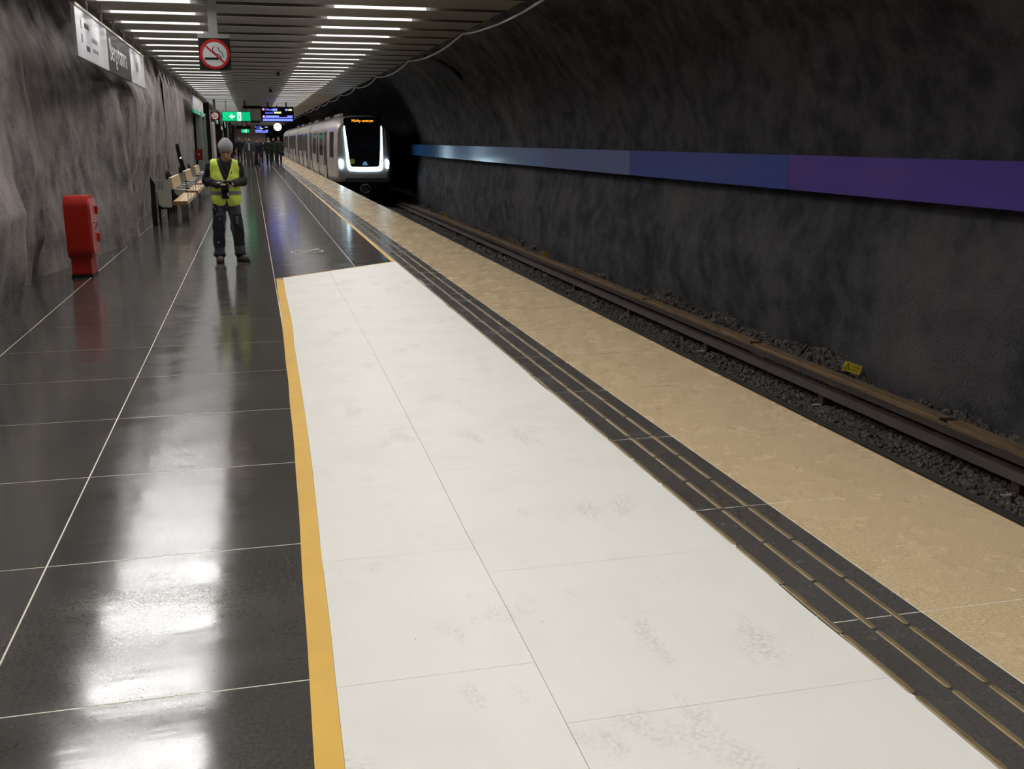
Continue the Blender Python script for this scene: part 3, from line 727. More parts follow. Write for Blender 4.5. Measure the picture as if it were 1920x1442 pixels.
def display(Yv, p0, p1, label):
    (x0, z1), (x1, z0) = at_y(*p0, Yv), at_y(*p1, Yv); W_ = x1 - x0; H = z1 - z0
    t = empty('departure_display', (x0, Yv, z0), 0, label, 'display')
    MB().box(0, W_, 0, .22, 0, H).build('casing', 'blackm', t)
    MB().box(W_ * .03, W_ * .97, -.004, 0, H * .04, H * .95).build('screen', mat('screen_glass', srgb(12, 12, 24), .15), t)
    e = lambda n, c_, s_: bpy.data.materials.get(n) or emis(n, c_, s_)
    bl, pk_, yl = e('screen_blue', (.13, .17, 1), 2.3), e('screen_pink', (1, .40, .72), 1.2), e('screen_yellow', (.85, .95, .40), 1.1)
    text_mesh('line_text', 'Mörby', H * .20, bl, t, frame((W_ * .14, -.006, H * .80), (1, 0, 0), (0, 0, 1)) @ Matrix.Identity(4), sx=1.1)
    text_mesh('line_text', 'centrum', H * .19, bl, t, frame((W_ * .13, -.006, H * .60), (1, 0, 0), (0, 0, 1)), sx=.8)
    MB().box(W_ * .40, W_ * .62, -.007, -.005, H * .56, H * .68).box(W_ * .84, W_ * .95, -.007, -.005, H * .74, H * .86).build('yellow_text', yl, t)
    MB().box(W_ * .74, W_ * .82, -.007, -.005, H * .74, H * .86).box(W_ * .36, W_ * .5, -.007, -.005, H * .74, H * .88).build('time_text', bl, t)
    MB().box(W_ * .05, W_ * .96, -.007, -.005, H * .27, H * .33).box(W_ * .05, W_ * .96, -.007, -.005, H * .07, H * .21).box(W_ * .14, W_ * .54, -.007, -.005, H * .33, H * .43).box(W_ * .80, W_ * .96, -.007, -.005, H * .33, H * .43).build('blue_rows', bl, t)
    MB().box(W_ * .05, W_ * .11, -.008, -.006, H * .76, H * .88).box(W_ * .05, W_ * .11, -.008, -.006, H * .30, H * .43).build('line_marks', pk_, t)
    MB().box(W_ * .2, W_ * .24, .08, .12, H, CZ + .05 - z0).box(W_ * .76, W_ * .8, .08, .12, H, CZ + .05 - z0).build('hanger', 'black', t)
display(52, (488.5, 200), (551.5, 229), 'large blue-lit departure display hanging beside the exit sign')
display(128, (477, 235.5), (503.5, 249.5), 'small distant blue-lit departure display beyond the clock')
def gantry(Yv, rects, label):
    t = empty('sign_rail', (0, Yv, 0), 0, label, 'mounting rail')
    for (a, b, c_, d_) in rects:
        (x0, z1), (x1, z0) = at_y(a, b, Yv), at_y(c_, d_, Yv); MB().box(x0, x1, 0, .06, z0, z1).build('rail', 'blackm', t)
    x0, z0 = at_y(rects[0][0] + 2, rects[0][1], Yv); MB().box(x0, x0 + .05, 0, .05, z0, CZ + .04).build('hanger', 'blackm', t)
gantry(50.2, [(455, 198, 489, 204), (470, 226, 489, 230)], 'black mounting rails between exit sign and nearer display')
gantry(111, [(443, 236, 470, 242)], 'far black mounting rail above the tiny exit sign')
x, z = at_y(520.5, 238, 56)
t = empty('platform_clock', (x, 56, z), 0, 'round glowing clock hanging below the departure display', 'clock')
MB().prism(disc(.225, 32), 0, .12, 'y').build('case', 'black', t)
MB().prism(disc(.205, 32), -.004, 0, 'y').build('clock_face', emis('clock_glow', (1, .90, .66), 1.5), t)
MB().box(-.008, .008, -.008, -.005, -.01, .15).box(-.006, .006, -.009, -.006, 0, .10, mat4=Matrix.Rotation(.5, 4, 'Y')).build('clock_hand', 'ink', t)
MB().box(-.02, .02, .04, .08, .2, CZ + .04 - z).build('hanger', 'black', t)

# ================================================================== LEFT SIDE FURNITURE
# hydrant cabinet
t = empty('hydrant_cabinet', (-2.09, 13.58, 0), 0, 'red steel hydrant cabinet on pedestal standing by the rock wall', 'cabinet')
out = rrect(.56, .76, .13, 7, 0, .61)
MB().prism(out, -.15, .125, 'x').build('cabinet_body', 'redp', t, smooth=False)
door = MB().prism(rrect(.50, .68, .11, 6, 0, .61), .125, .15, 'x').build('door', mat('red_door', srgb(190, 62, 56), .3, coat=.5), t); door['label'] = 'red door, reflected light put into its colour'  # door red lightened to carry the reflection on its face
mb = MB().tube([(.15, -.13, .66), (.185, -.13, .67), (.19, -.11, .64), (.17, -.10, .58)], .011, 8); mb.build('handle', mat('chrome', srgb(210, 205, 200), .15, 1), door, smooth=True)
for zz in (.80, .46): MB().box(.14, .175, .15, .24, zz - .05, zz + .05).build('hinge', 'redp', t)
MB().prism(rrect(.42, .30, .02, 2, 0, .18), -.13, .10, 'x').build('pedestal', 'redp', t)
MB().box(-.14, .11, -.22, .22, 0, .035).build('plinth', 'blackm', t)

def bench(y0, label, L_=4.2):
    t = empty('bench', (-1.6, y0, 0), 0, label, 'bench', 'timber benches in a row against the rock wall')
    def post(yy, x0, x1, z1, name):
        MB().prism([(x0, 0), (x1, 0), (x1, z1 - .14), (x0 + .01, z1)], yy, yy + .05, 'y').build(name, 'black', t)
    post(-.02, -.37, -.275, .96, 'post'); post(L_ - .3, -.37, -.275, .96, 'post')
    for yy in (.05, L_ * .5, L_ - .35): MB().box(-.25, -.205, yy, yy + .05, 0, .52).build('leg', 'black', t)
    for yy in (.05, L_ - .35): MB().prism([(-.25, .30), (.02, .34), (.02, .38), (-.25, .38)], yy, yy + .05, 'y').build('seat_bracket', 'black', t)
    # folded steel end shell
    MB().prism([(-.23, .42), (-.17, .36), (.0, .35), (.02, .38), (.02, .70), (-.30, .70), (-.30, .66), (-.24, .66)], .0, .02, 'y').build('end_panel', 'steel', t)
    MB().prism([(-.11, .70), (.04, .70), (.04, .885), (-.13, .885)], .0, .02, 'y').build('end_panel', 'steel', t)
    MB().box(-.32, .04, -.005, .03, .875, .89).build('top_rail', 'steel', t)
    for i in range(3):
        b = MB().box(.03 + i * .095, .115 + i * .095, .12, L_ - .6, .39, .465).build('seat_beam', 'wood', t)
        MB().box(.03 + i * .095, .115 + i * .095, .116, .12, .39, .465).build('end_grain', 'endgrain', b)
    MB().prism([(-.02, .72), (.06, .70), (.03, .92), (-.03, .92)], .15, 2.5, 'y').build('backrest_beam', 'wood', t)
    for yy in (.35, 1.4, 2.4, 3.4):
        MB().tube([(.02, yy, .70), (.29, yy, .68), (.31, yy, .66), (.31, yy, .46)], .007, 6).build('armrest', 'rail', t)
    return t
bench(21.35, 'nearest timber and steel bench against the rock wall')
bench(25.8, 'second timber and steel bench along the rock wall')
bench(30.3, 'third timber and steel bench, partly hidden behind the worker', 4.0)
t = empty('wall_post', (-1.93, 30.1, 0), 0, 'tall slim black post leaning over the far end of the second bench', 'post')
MB().prism([(-.02, 0), (.12, 0), (.14, .85), (.05, 1.2), (-.02, 1.56), (-.10, 1.52), (-.06, 1.2), (.0, .9)], 0, .06, 'y').build('post_plate', 'black', t)
MB().prism(disc(.025, 10, .02, 1.17), -.01, 0, 'y').build('indicator', emis('small_white_led', (1, 1, 1), 1), t)

# black portals and posters down the left side
for i, yv in enumerate((49.5, 67, 86.5, 105, 122)):
    t = empty('portal_pillar', (-1.86, yv, 0), 0, 'black steel pillar, ' + ('first', 'second', 'third', 'fourth', 'fifth')[i] + ' beyond the hooded... ', 'pillar')
    t['label'] = ('first', 'second', 'third', 'fourth', 'last')[i] + ' black steel pillar along the left wall past the benches'
    MB().box(-.22, .10, 0, .5, 0, 3.3).build('shaft', 'black', t)
    MB().box(-.24, .12, -.02, .52, 0, .12).build('base', 'blackm', t)
t = empty('lift_frame', (-1.9, 43.5, 0), 0, 'pale grey-green glazed lift frame before the first black pillar', 'lift')
fr = mat('lift_metal', srgb(150, 160, 154), .4, .3)
MB().box(-.2, .04, 0, .12, 0, 2.75).box(-.2, .04, 4.0, 4.12, 0, 2.75).box(-.2, .04, 0, 4.12, 2.65, 2.75).build('frame', fr, t)
MB().box(-.12, -.08, .12, 4.0, .05, 2.65).build('glass_pane', mat('lift_glass', srgb(96, 104, 102), .15), t)
t = empty('info_stand', (-1.45, 55, 0), 0, 'slim black notice stand with white edge beside the first pillar', 'stand')
MB().box(-.10, .08, 0, .9, 0, 2.15).build('board', 'black', t); MB().box(.08, .10, 0, .03, .1, 1.95).build('white_edge', 'white_plastic', t)
for i, yv in enumerate((58.5, 76, 95)):
    t = empty('poster_case', (-2.02, yv, .5), 0, ('nearest', 'middle', 'farthest')[i] + ' pale poster case on the left wall between black pillars', 'poster case')
    MB().box(-.05, .06, 0, 3.2, 0, 2.1).build('case', 'steel', t); MB().box(.06, .07, .1, 3.1, .1, 2.0).build('poster', mat('poster_paper', srgb(188, 178, 176), .5, var=.4, vscale=1.2, col2=srgb(150, 120, 120)), t)
t = empty('fire_point', (-2.0, 42.3, .9), 0, 'small dark red box on the wall just left of the worker', 'fire box')
MB().prism(rrect(.30, .42, .03, 3, 0, .2), 0, .2, 'y').build('box', mat('dark_red', srgb(130, 20, 22), .5), t)
MB().box(-.03, .03, -.012, 0, .17, .23).build('latch', 'steel', t)

# ================================================================== TRAIN
TX = 4.68
tr = empty('metro_train', (0, 0, 0), 0, 'silver metro train with glowing white front frame entering along the platform', 'train')
def section(hw, top, bot, rt, n=7):
    """outline (x,z), symmetric, ccw seen from -Y"""
    mid = .55; P = []
    P.append((-hw + .10, bot)); P.append((-hw + .02, bot + .12)); P.append((-hw, mid)); P.append((-hw + .01, 1.4)); P.append((-hw + .05, 1.95))
    for i in range(1, n + 1):
        a = math.radians(90 * i / n); P.append((-hw + .05 + rt * (1 - math.cos(a)) * (hw - .05) / hw * 1.0, 1.95 + (top - 1.95) * math.sin(a)))
    P = P + [(-x, z) for x, z in P[::-1]]
    return P
def loft(name, secs, mt, parent, caps=(True, True), smooth=True):
    mb = MB(); n = len(secs[0][1])
    for y, P, cx in secs: mb.v += [(cx + x, y, z) for x, z in P]
    for i in range(len(secs) - 1):
        for k in range(n): j = (k + 1) % n; mb.f.append((i * n + k, (i + 1) * n + k, (i + 1) * n + j, i * n + j)); mb.mi.append(0)
    if caps[0]: mb.f.append(tuple(range(n))); mb.mi.append(0)
    if caps[1]: mb.f.append(tuple((len(secs) - 1) * n + k for k in range(n))[::-1]); mb.mi.append(0)
    o = mb.build(name, mt, parent, smooth=False)
    if smooth:
        me = o.data; me.polygons.foreach_set('use_smooth', [True] * len(me.polygons))
        try: me.set_sharp_from_angle(angle=math.radians(32))
        except Exception: pass
    return o
NY = 44.5
nose = [(NY, section(1.05, 2.50, -.06, .75), 4.585), (NY + .12, section(1.13, 2.60, -.10, .8), 4.60), (NY + .5, section(1.21, 2.67, -.12, .9), 4.63), (NY + 1.1, section(1.30, 2.71, -.13, .9), 4.66), (NY + 2.0, section(1.39, 2.72, -.14, .9), TX), (NY + 3.3, section(1.43, 2.72, -.14, .9), TX), (61.0, section(1.43, 2.72, -.14, .9), TX)]
loft('car_body', nose, 'train', tr)
full = section(1.43, 2.72, -.14, .9)
cars = [(61.7, 77.6), (78.3, 94.2), (94.9, 110.8)]
for a, b in cars: loft('car_body', [(a, full, TX), (b, full, TX)], 'train', tr)
for a in (61.0, 77.6, 94.2): loft('gangway', [(a, section(1.33, 2.6, -.1, .8), TX), (a + .7, section(1.33, 2.6, -.1, .8), TX)], 'train_dark', tr)
for a, b in [(NY + .9, 61.0)] + cars: MB().box(TX - 1.2, TX + 1.2, a + .2, b - .2, -.98, -.12).build('underframe', 'blackm', tr)
SX = TX - 1.43
def side_glass(name, y0, y1, z0, z1, mt='win', off=.004, x=SX, parent=tr):
    # follows the slightly tumbled-in side: two facets
    mb = MB(); g = lambda z: x + (0 if z < .55 else (.01 * (z - .55) / .85 if z < 1.4 else .01 + .04 * (z - 1.4) / .55)) - off
    zs = [z for z in (z0, .55, 1.4, 1.95, z1) if z0 <= z <= min(z1, 9)]; zs = sorted(set(zs))
    def gx(z): return g(z) if z <= 1.95 else x + .05 + .04 * (z - 1.95) / .2 - off
    for a, b in zip(zs[:-1], zs[1:]):
        mb.quad((gx(a), y0, a), (gx(a), y1, a), (gx(b), y1, b), (gx(b), y0, b))
        mb.quad((gx(a) + .02, y0, a), (gx(a) + .02, y1, a), (gx(b) + .02, y1, b), (gx(b) + .02, y0, b))
    for yy in (y0, y1):
        for a, b in zip(zs[:-1], zs[1:]): mb.quad((gx(a), yy, a), (gx(a) + .02, yy, a), (gx(b) + .02, yy, b), (gx(b), yy, b))
    return mb.build(name, mt, parent)
def doors_windows(d, wn):
    for yc in d:
        p = side_glass('door', yc - .72, yc + .72, -.02, 2.06, 'train', .012)
        for s_ in (-.36, .36): side_glass('door_glass', yc + s_ - .22, yc + s_ + .22, .55, 2.0, 'win', .018, parent=p)
        MBx = MB().box(SX - .02, SX - .012, yc - .012, yc + .012, -.02, 2.05); MBx.box(SX - .016, SX - .006, yc - .76, yc - .73, -.02, 2.08).box(SX - .016, SX - .006, yc + .73, yc + .76, -.02, 2.08)
        MBx.build('door_seal', 'train_dark', p)
    for a, b in wn: side_glass('window', a, b, .95, 1.99)
doors_windows([48.0, 53.5, 59.2], [(49.5, 52.1), (55.0, 57.8)])
for a, b in cars:
    L_ = b - a
    doors_windows([a + L_ * .14, a + L_ * .5, a + L_ * .86], [(a + L_ * .20, a + L_ * .29), (a + L_ * .31, a + L_ * .43), (a + L_ * .57, a + L_ * .69), (a + L_ * .71, a + L_ * .80)])
# cab side window on the tapering nose
mb = MB(); pts = [(4.65 - 1.25, NY + .62, .93), (4.66 - 1.345, NY + 1.6, .93), (4.66 - 1.30, NY + 1.6, 2.0), (4.65 - 1.205, NY + .62, 2.0)]
pts = [(x - .012, y, z) for x, y, z in pts]; mb.quad(*pts); mb.quad(*[(x + .03, y, z) for x, y, z in pts]); mb.build('cab_window', 'win', tr)
# front face items, laid out on the nose plane
FYp = NY - .012
def fp(px, py): return at_y(px, py, NY)
def face_poly(name, pix, mt, y0=None, th=.012, parent=tr):
    y0 = FYp if y0 is None else y0
    return MB().prism([fp(*p) for p in pix][::-1], y0 - th, y0 + .02, 'y').build(name, mt, parent)
ws = face_poly('windscreen', [(643.5, 224), (646, 221), (660, 219.5), (700, 219.5), (714, 221.5), (717, 225), (719, 270), (717, 312), (714, 316), (684, 317), (656, 316), (652.5, 312), (646, 262)], 'glass_dark')
y1 = FYp - .014
mb = MB()
def ribbon_face(pts, mt_index=0):
    for (a, wa), (b, wb) in zip(pts[:-1], pts[1:]):
        pass
outer = [(644.2, 236), (644.0, 245), (648.5, 290), (651, 313), (653.5, 318.6), (657, 320.5), (684, 321.6), (712, 320.6), (716.5, 318.5), (717.8, 314), (717.6, 280), (716, 240), (715, 236)]
inner = [(646.2, 236), (647.4, 245), (653.5, 290), (656.5, 309), (658.5, 312), (661.5, 313), (684, 313.4), (707, 313), (710.5, 311.5), (711.6, 308), (713.0, 280), (713.2, 240), (713.6, 236)]
for i in range(len(outer) - 1):
    a, b, c_, d_ = fp(*outer[i]), fp(*outer[i + 1]), fp(*inner[i + 1]), fp(*inner[i])
    k = len(mb.v)
    for yy in (y1 - .02, y1): mb.v += [(a[0], yy, a[1]), (b[0], yy, b[1]), (c_[0], yy, c_[1]), (d_[0], yy, d_[1])]
    for q in ((0, 1, 2, 3), (7, 6, 5, 4), (0, 4, 5, 1), (2, 6, 7, 3)): mb.f.append(tuple(k + j for j in q)); mb.mi.append(0)
mb.build('front_light_frame', 'strip', tr)
face_poly('headlight', [(636.8, 299), (642.5, 301), (642.8, 314), (639.5, 316), (637, 308)], 'headlight', y1 + .0, .03)
face_poly('headlight', [(723.5, 299), (728.5, 300.5), (729.5, 306), (728.5, 316), (724.5, 315)], 'headlight', y1 + .0, .03)
face_poly('lower_panel', [(648, 334), (722, 334), (727, 342), (646, 342)], mat('nose_grey', srgb(70, 70, 74), .5), FYp - .0, .01)
a = fp(659, 226.5); sc_ = (fp(699, 226)[0] - a[0])
text_mesh('destination_text', 'Mörby centrum', .155, 'amber', tr, frame((a[0], y1 - .004, a[1]), (1, 0, 0), (0, 0, 1)), sx=sc_ / 1.02)
o = bpy.data.objects['destination_text']; xs = [v.co.x for v in o.data.vertices]; s_ = sc_ / (max(xs) - min(xs)); x0_ = min(xs)
for v in o.data.vertices: v.co.x = x0_ + (v.co.x - x0_) * s_
c0 = fp(684.5, 307); rr = .075
mb = MB().prism(disc(rr, 20, c0[0], c0[1] + .02), y1 - .012, y1 - .004, 'y')
for s_ in (-1, 1):
    ang = [math.radians(200 + 50 * i / 6) if s_ < 0 else math.radians(340 - 50 * i / 6) for i in range(7)]
    ou = [(c0[0] + .14 * math.cos(q), c0[1] + .045 + .14 * math.sin(q)) for q in ang]; inn = [(c0[0] + .10 * math.cos(q), c0[1] + .04 + .10 * math.sin(q)) for q in ang]
    poly = ou + inn[::-1]
    if s_ < 0: poly = poly
    else: poly = poly[::-1]
    mb.prism(poly, y1 - .012, y1 - .004, 'y')
mb.build('emblem', mat('emblem_blue', srgb(150, 185, 235), .4, emit=srgb(120, 160, 220), es=.5), tr)
c1 = fp(660.5, 302.5); MB().prism(disc(.115, 20, *c1), y1 - .01, y1 - .002, 'y').build('yellow_disc', mat('sticker', srgb(130, 130, 50), .5, emit=srgb(120, 120, 40), es=.25), tr)
# coupler
cc = fp(684, 354); mb = MB()
ring = [(cc[0] + .20 * math.cos(2 * PI * i / 20), NY - .25, cc[1] + .18 * math.sin(2 * PI * i / 20)) for i in range(21)]
mb.tube(ring, .035, 8); mb.box(cc[0] - .14, cc[0] + .14, NY - .2, NY + 1.0, cc[1] - .14, cc[1] + .14).box(cc[0] - .16, cc[0] + .16, NY - .22, NY + .2, cc[1] - .34, cc[1] - .26)
mb.build('coupler', mat('coupler_iron', srgb(84, 84, 88), .5, .4), tr)
MB().box(TX - 1.0, TX + .8, NY + .25, NY + .9, -.75, -.1).build('bumper_beam', 'blackm', tr)
for a in (47.5, 53.5, 63, 70, 80, 88): MB().prism(rrect(1.5, .16, .06, 4, TX, 2.74), a, a + 3.4, 'y').build('roof_unit', 'train', tr)
MB().box(TX - .8, TX + .8, 45.2, 46.9, 2.62, 2.77).build('roof_unit', 'train_dark', tr)

# ================================================================== PEOPLE (implicit surfaces polygonised with surface nets)
def surfnet(fn, lo, hi, h):
    lo = np.array(lo, float); n = np.ceil((np.array(hi) - lo) / h).astype(int) + 1
    ax = [lo[i] + h * np.arange(n[i]) for i in range(3)]
    G = np.stack(np.meshgrid(*ax, indexing='ij'), -1)
    v = fn(G.reshape(-1, 3)).reshape(n)
    ins = v < 0
    c = [ins[i:n[0] - 1 + i, j:n[1] - 1 + j, k:n[2] - 1 + k] for i in (0, 1) for j in (0, 1) for k in (0, 1)]
    s_ = sum(x.astype(np.int8) for x in c); act = (s_ > 0) & (s_ < 8)
    idx = np.argwhere(act); num = -np.ones(act.shape, int); num[tuple(idx.T)] = np.arange(len(idx))
    acc = np.zeros((len(idx), 3)); cnt = np.zeros(len(idx))
    cor = [(i, j, k) for i in (0, 1) for j in (0, 1) for k in (0, 1)]
    for a in cor:
        for d in range(3):
            if a[d] == 0:
                b = list(a); b[d] = 1
                va = v[tuple((idx + a).T)]; vb = v[tuple((idx + b).T)]; m = (va < 0) != (vb < 0)
                t = np.where(m, va / np.where(m, va - vb, 1), 0)
                p = np.array(a, float)[None] + t[:, None] * np.eye(3)[d][None]
                acc[m] += p[m]; cnt[m] += 1
    V = lo + h * (idx + acc / np.maximum(cnt, 1)[:, None])
    F = []
    for d in range(3):
        e, f_ = (d + 1) % 3, (d + 2) % 3
        A = ins; sl = [slice(None)] * 3; sl2 = [slice(None)] * 3; sl[d] = slice(0, -1); sl2[d] = slice(1, None)
        ch = A[tuple(sl)] != A[tuple(sl2)]; up = A[tuple(sl)]
        E_ = np.argwhere(ch); E_ = E_[(E_[:, e] > 0) & (E_[:, f_] > 0) & (E_[:, e] < n[e] - 1) & (E_[:, f_] < n[f_] - 1)]
        if not len(E_): continue
        u = up[tuple(E_.T)]
        de = np.eye(3, dtype=int)[e]; df = np.eye(3, dtype=int)[f_]
        q = np.stack([num[tuple((E_ - de - df).T)], num[tuple((E_ - df).T)], num[tuple(E_.T)], num[tuple((E_ - de).T)]], 1)
        q[~u] = q[~u][:, ::-1]; F.append(q)
    return V, np.concatenate(F)
def sdf_obj(name, fn, lo, hi, h, mt, parent, loc=(0, 0, 0)):
    V, F = surfnet(fn, lo, hi, h)
    me = bpy.data.meshes.new(name); me.from_pydata(V.tolist(), [], F.tolist()); me.materials.append(M[mt] if isinstance(mt, str) else mt)
    me.polygons.foreach_set('use_smooth', [True] * len(me.polygons))
    o = bpy.data.objects.new(name, me); COL.objects.link(o); o.location = loc
    if parent: o.parent = parent
    return o
A3 = lambda *a: np.array(a, float)
def cap(P, a, b, ra, rb, sq=(1, 1, 1)):
    a, b = np.array(a, float), np.array(b, float); S_ = np.array(sq, float)
    ba = b - a; t = np.clip(((P - a) @ ba) / (ba @ ba), 0, 1)
    return np.linalg.norm((P - a - t[:, None] * ba) / S_, axis=1) - (ra + (rb - ra) * t)
def ell(P, c, r):
    q = (P - np.array(c, float)) / np.array(r, float); k = np.linalg.norm(q, axis=1); k2 = np.linalg.norm(q / np.array(r, float), axis=1)
    return k * (k - 1) / np.maximum(k2, 1e-6)
def sbox(P, c, r, rd=.01):
    q = np.abs(P - np.array(c, float)) - np.array(r, float) + rd
    return np.linalg.norm(np.maximum(q, 0), axis=1) + np.minimum(q.max(1), 0) - rd
def smin(k, *d):
    r = d[0]
    for x in d[1:]:
        h_ = np.clip(.5 + .5 * (x - r) / k, 0, 1); r = x * (1 - h_) + r * h_ - k * h_ * (1 - h_)
    return r
mx = np.maximum; mn = np.minimum
skin = mat('skin', srgb(196, 152, 128), .55, var=.12, vscale=30)

# ---- the worker in the yellow vest
WX, WY = -.372, 14.72
T = empty('person', (WX, WY, 0), 0, 'person in grey beanie and yellow safety vest standing looking down at a phone', 'person')
HD = A3(.035, -.07, 1.505)      # head centre, bowed
def w_head(P):
    q = P - HD
    a = -.45; c_, s_ = math.cos(a), math.sin(a)     # nod forward, about x
    q = np.stack([q[:, 0], q[:, 1] * c_ - q[:, 2] * s_, q[:, 1] * s_ + q[:, 2] * c_], 1)
    d = smin(.03, ell(q, (0, .012, .03), (.077, .098, .10)), ell(q, (0, -.018, -.045), (.062, .075, .075)), ell(q, (0, -.045, -.088), (.034, .035, .026)))
    d = smin(.012, d, cap(q, (0, -.092, .005), (0, -.112, -.032), .009, .014))               # nose
    d = smin(.010, d, ell(q, (0, -.088, -.062), (.026, .012, .008)))                          # lips
    d = smin(.015, d, ell(q, (.028, -.083, .026), (.026, .010, .008)), ell(q, (-.028, -.083, .026), (.026, .010, .008)))   # brows
    for s1 in (-1, 1):
        d = -smin(.010, -d, ell(q, (s1 * .03, -.094, .008), (.016, .012, .009)))              # eye sockets
        d = smin(.004, d, ell(q, (s1 * .03, -.080, .008), (.012, .010, .008)))
        d = smin(.006, d, ell(q, (s1 * .079, .012, -.005), (.012, .020, .032)))               # ears
    return d
SHL, SHR = A3(-.185, .0, 1.315), A3(.185, .0, 1.305)
EL, ER = A3(-.240, .03, 1.10), A3(.232, .03, 1.095)
HL, HR = A3(-.035, -.235, 1.045), A3(.085, -.235, 1.065)
def w_body(P):
    d = w_head(P)
    d = smin(.03, d, cap(P, (.02, -.02, 1.43), (0, .0, 1.32), .052, .062))
    tor = smin(.06, ell(P, (0, 0, 1.2), (.15, .095, .17)), ell(P, (0, 0, .98), (.13, .09, .16)), ell(P, (0, 0, .86), (.14, .095, .10)))
    d = smin(.03, d, tor)
    for sh, el_, hd in ((SHL, EL, HL), (SHR, ER, HR)):
        d = smin(.02, d, cap(P, sh, el_, .045, .036), cap(P, el_, hd, .036, .024))
    for s1, kx, ax_, ay in ((-1, -.115, -.130, -.02), (1, .115, .140, .0)):
        d = smin(.03, d, cap(P, (s1 * .085, 0, .86), (kx, -.02, .46), .075, .052), cap(P, (kx, -.02, .46), (ax_, ay, .09), .050, .036))
    # hands: palms, four fingers and a thumb closed on the phone
    d = smin(.012, d, sbox(P, HR + A3(-.018, -.025, .0), (.030, .018, .034), .014))
    for i in range(4):
        z = 1.088 - i * .0185; L_ = (.03, .036, .034, .026)[i]
        k0, k1, k2 = A3(.062, -.268, z), A3(.062 - L_, -.292, z - .002), A3(.062 - L_ - .018, -.272, z - .004)
        d = smin(.004, d, cap(P, k0, k1, .0095, .0085), cap(P, k1, k2, .0085, .007))
    d = smin(.006, d, cap(P, HR + A3(.0, -.02, .03), A3(.045, -.285, 1.118), .011, .009), cap(P, A3(.045, -.285, 1.118), A3(.02, -.29, 1.112), .009, .0075))
    return d
sdf_obj('body', w_body, (-.34, -.34, .02), (.34, .16, 1.66), .0085, skin, T)
dk = mat('brow_hair', srgb(60, 44, 36), .8)
def headpt(x, y, z):
    a = .45; c_, s_ = math.cos(a), math.sin(a); return (HD[0] + x, HD[1] + y * c_ - z * s_, HD[2] + y * s_ + z * c_)
for s1 in (-1, 1):
    sdf_obj('eyebrow', lambda P, c_=headpt(s1 * .030, -.092, .027): ell(P, c_, (.021, .007, .0055)), A3(*headpt(s1 * .030, -.092, .027)) - .03, A3(*headpt(s1 * .030, -.092, .027)) + .03, .004, dk, T)
    sdf_obj('eyelid', lambda P, c_=headpt(s1 * .030, -.087, .004): ell(P, c_, (.014, .007, .003)), A3(*headpt(s1 * .030, -.087, .004)) - .03, A3(*headpt(s1 * .030, -.087, .004)) + .03, .003, dk, T)
lp = headpt(0, -.100, -.062)
sdf_obj('mouth', lambda P: ell(P, lp, (.020, .006, .004)), A3(*lp) - .03, A3(*lp) + .03, .003, mat('lips', srgb(130, 76, 68), .5), T)
# left hand wears a black work glove
glove = mat('black_glove', srgb(22, 22, 26), .7)
def w_glove(P):
    c = HL + A3(.0, -.02, .0)
    d = smin(.015, cap(P, A3(-.11, -.18, 1.06), c, .034, .030), sbox(P, c + A3(.015, -.015, -.005), (.034, .02, .036), .016))
    for i in range(4):
        z = 1.072 - i * .019; L_ = (.028, .034, .032, .026)[i]
        k0 = A3(-.005, -.275, z); k1 = A3(-.005 + L_, -.300, z - .002); k2 = A3(.012 + L_, -.285, z - .004)
        d = smin(.004, d, cap(P, k0, k1, .0115, .0105), cap(P, k1, k2, .0105, .009))
    d = smin(.008, d, cap(P, c + A3(-.0, 0, .03), A3(.012, -.285, 1.098), .013, .011))
    return d
g = sdf_obj('glove', w_glove, (-.17, -.34, .98), (.08, -.12, 1.14), .006, glove, T); g['label'] = 'black work glove with pale cuff badge'
def blob(name, c_, r_, mt, par, h=.006): return sdf_obj(name, lambda P: ell(P, c_, r_), A3(*c_) - A3(*r_) - .012, A3(*c_) + A3(*r_) + .012, h, mt, par)
pale = mat('pale_patch', srgb(215, 218, 214), .5)
blob('cuff_badge', (-.085, -.225, 1.085), (.026, .014, .012), pale, g, .004)
blob('cuff_badge', (-.02, -.305, 1.065), (.036, .010, .013), mat('lime_patch', srgb(196, 204, 150), .5), g, .004)
jk = mat('black_jacket', srgb(24, 24, 28), .75, bump=.004, bscale=18)
def torso(P, o=0.0):
    z = P[:, 2]
    d = smin(.09, ell(P, (0, .01, 1.20), (.185 + o, .120 + o, .19 + o)), ell(P, (0, .0, 1.02), (.165 + o, .118 + o, .17 + o)), ell(P, (0, .0, .88), (.172 + o, .122 + o, .14 + o)))
    d = smin(.06, d, cap(P, A3(-.14, .01, 1.31), A3(.14, .01, 1.30), .065 + o, .065 + o))
    return d
def wr(P, a=.006, f=1.0): # soft cloth folds
    return a * (np.sin(P[:, 2] * 46 * f + 7 * np.sin(P[:, 0] * 11) + 4 * P[:, 1]) * .6 + np.sin(P[:, 0] * 60 * f + P[:, 2] * 22) * .4)
def w_jacket(P):
    d = mx(torso(P), -(P[:, 2] - .80))
    aL = smin(.035, cap(P, SHL, EL, .066, .062), cap(P, EL, A3(-.10, -.185, 1.06), .062, .044))
    aR = smin(.035, cap(P, SHR, ER, .066, .062), cap(P, ER, A3(.115, -.185, 1.075), .062, .046))
    d = smin(.03, d, aL, aR) + wr(P, .009, .8)
    d = smin(.03, d, mx(cap(P, (.0, .0, 1.30), (.018, -.015, 1.435), .085, .072), P[:, 2] - 1.425))
    hole = cap(P, (.02, -.05, 1.40), (.03, -.07, 1.60), .052, .075)
    return mx(d, -hole)
J = sdf_obj('jacket', w_jacket, (-.38, -.30, .74), (.38, .18, 1.45), .0085, jk, T)
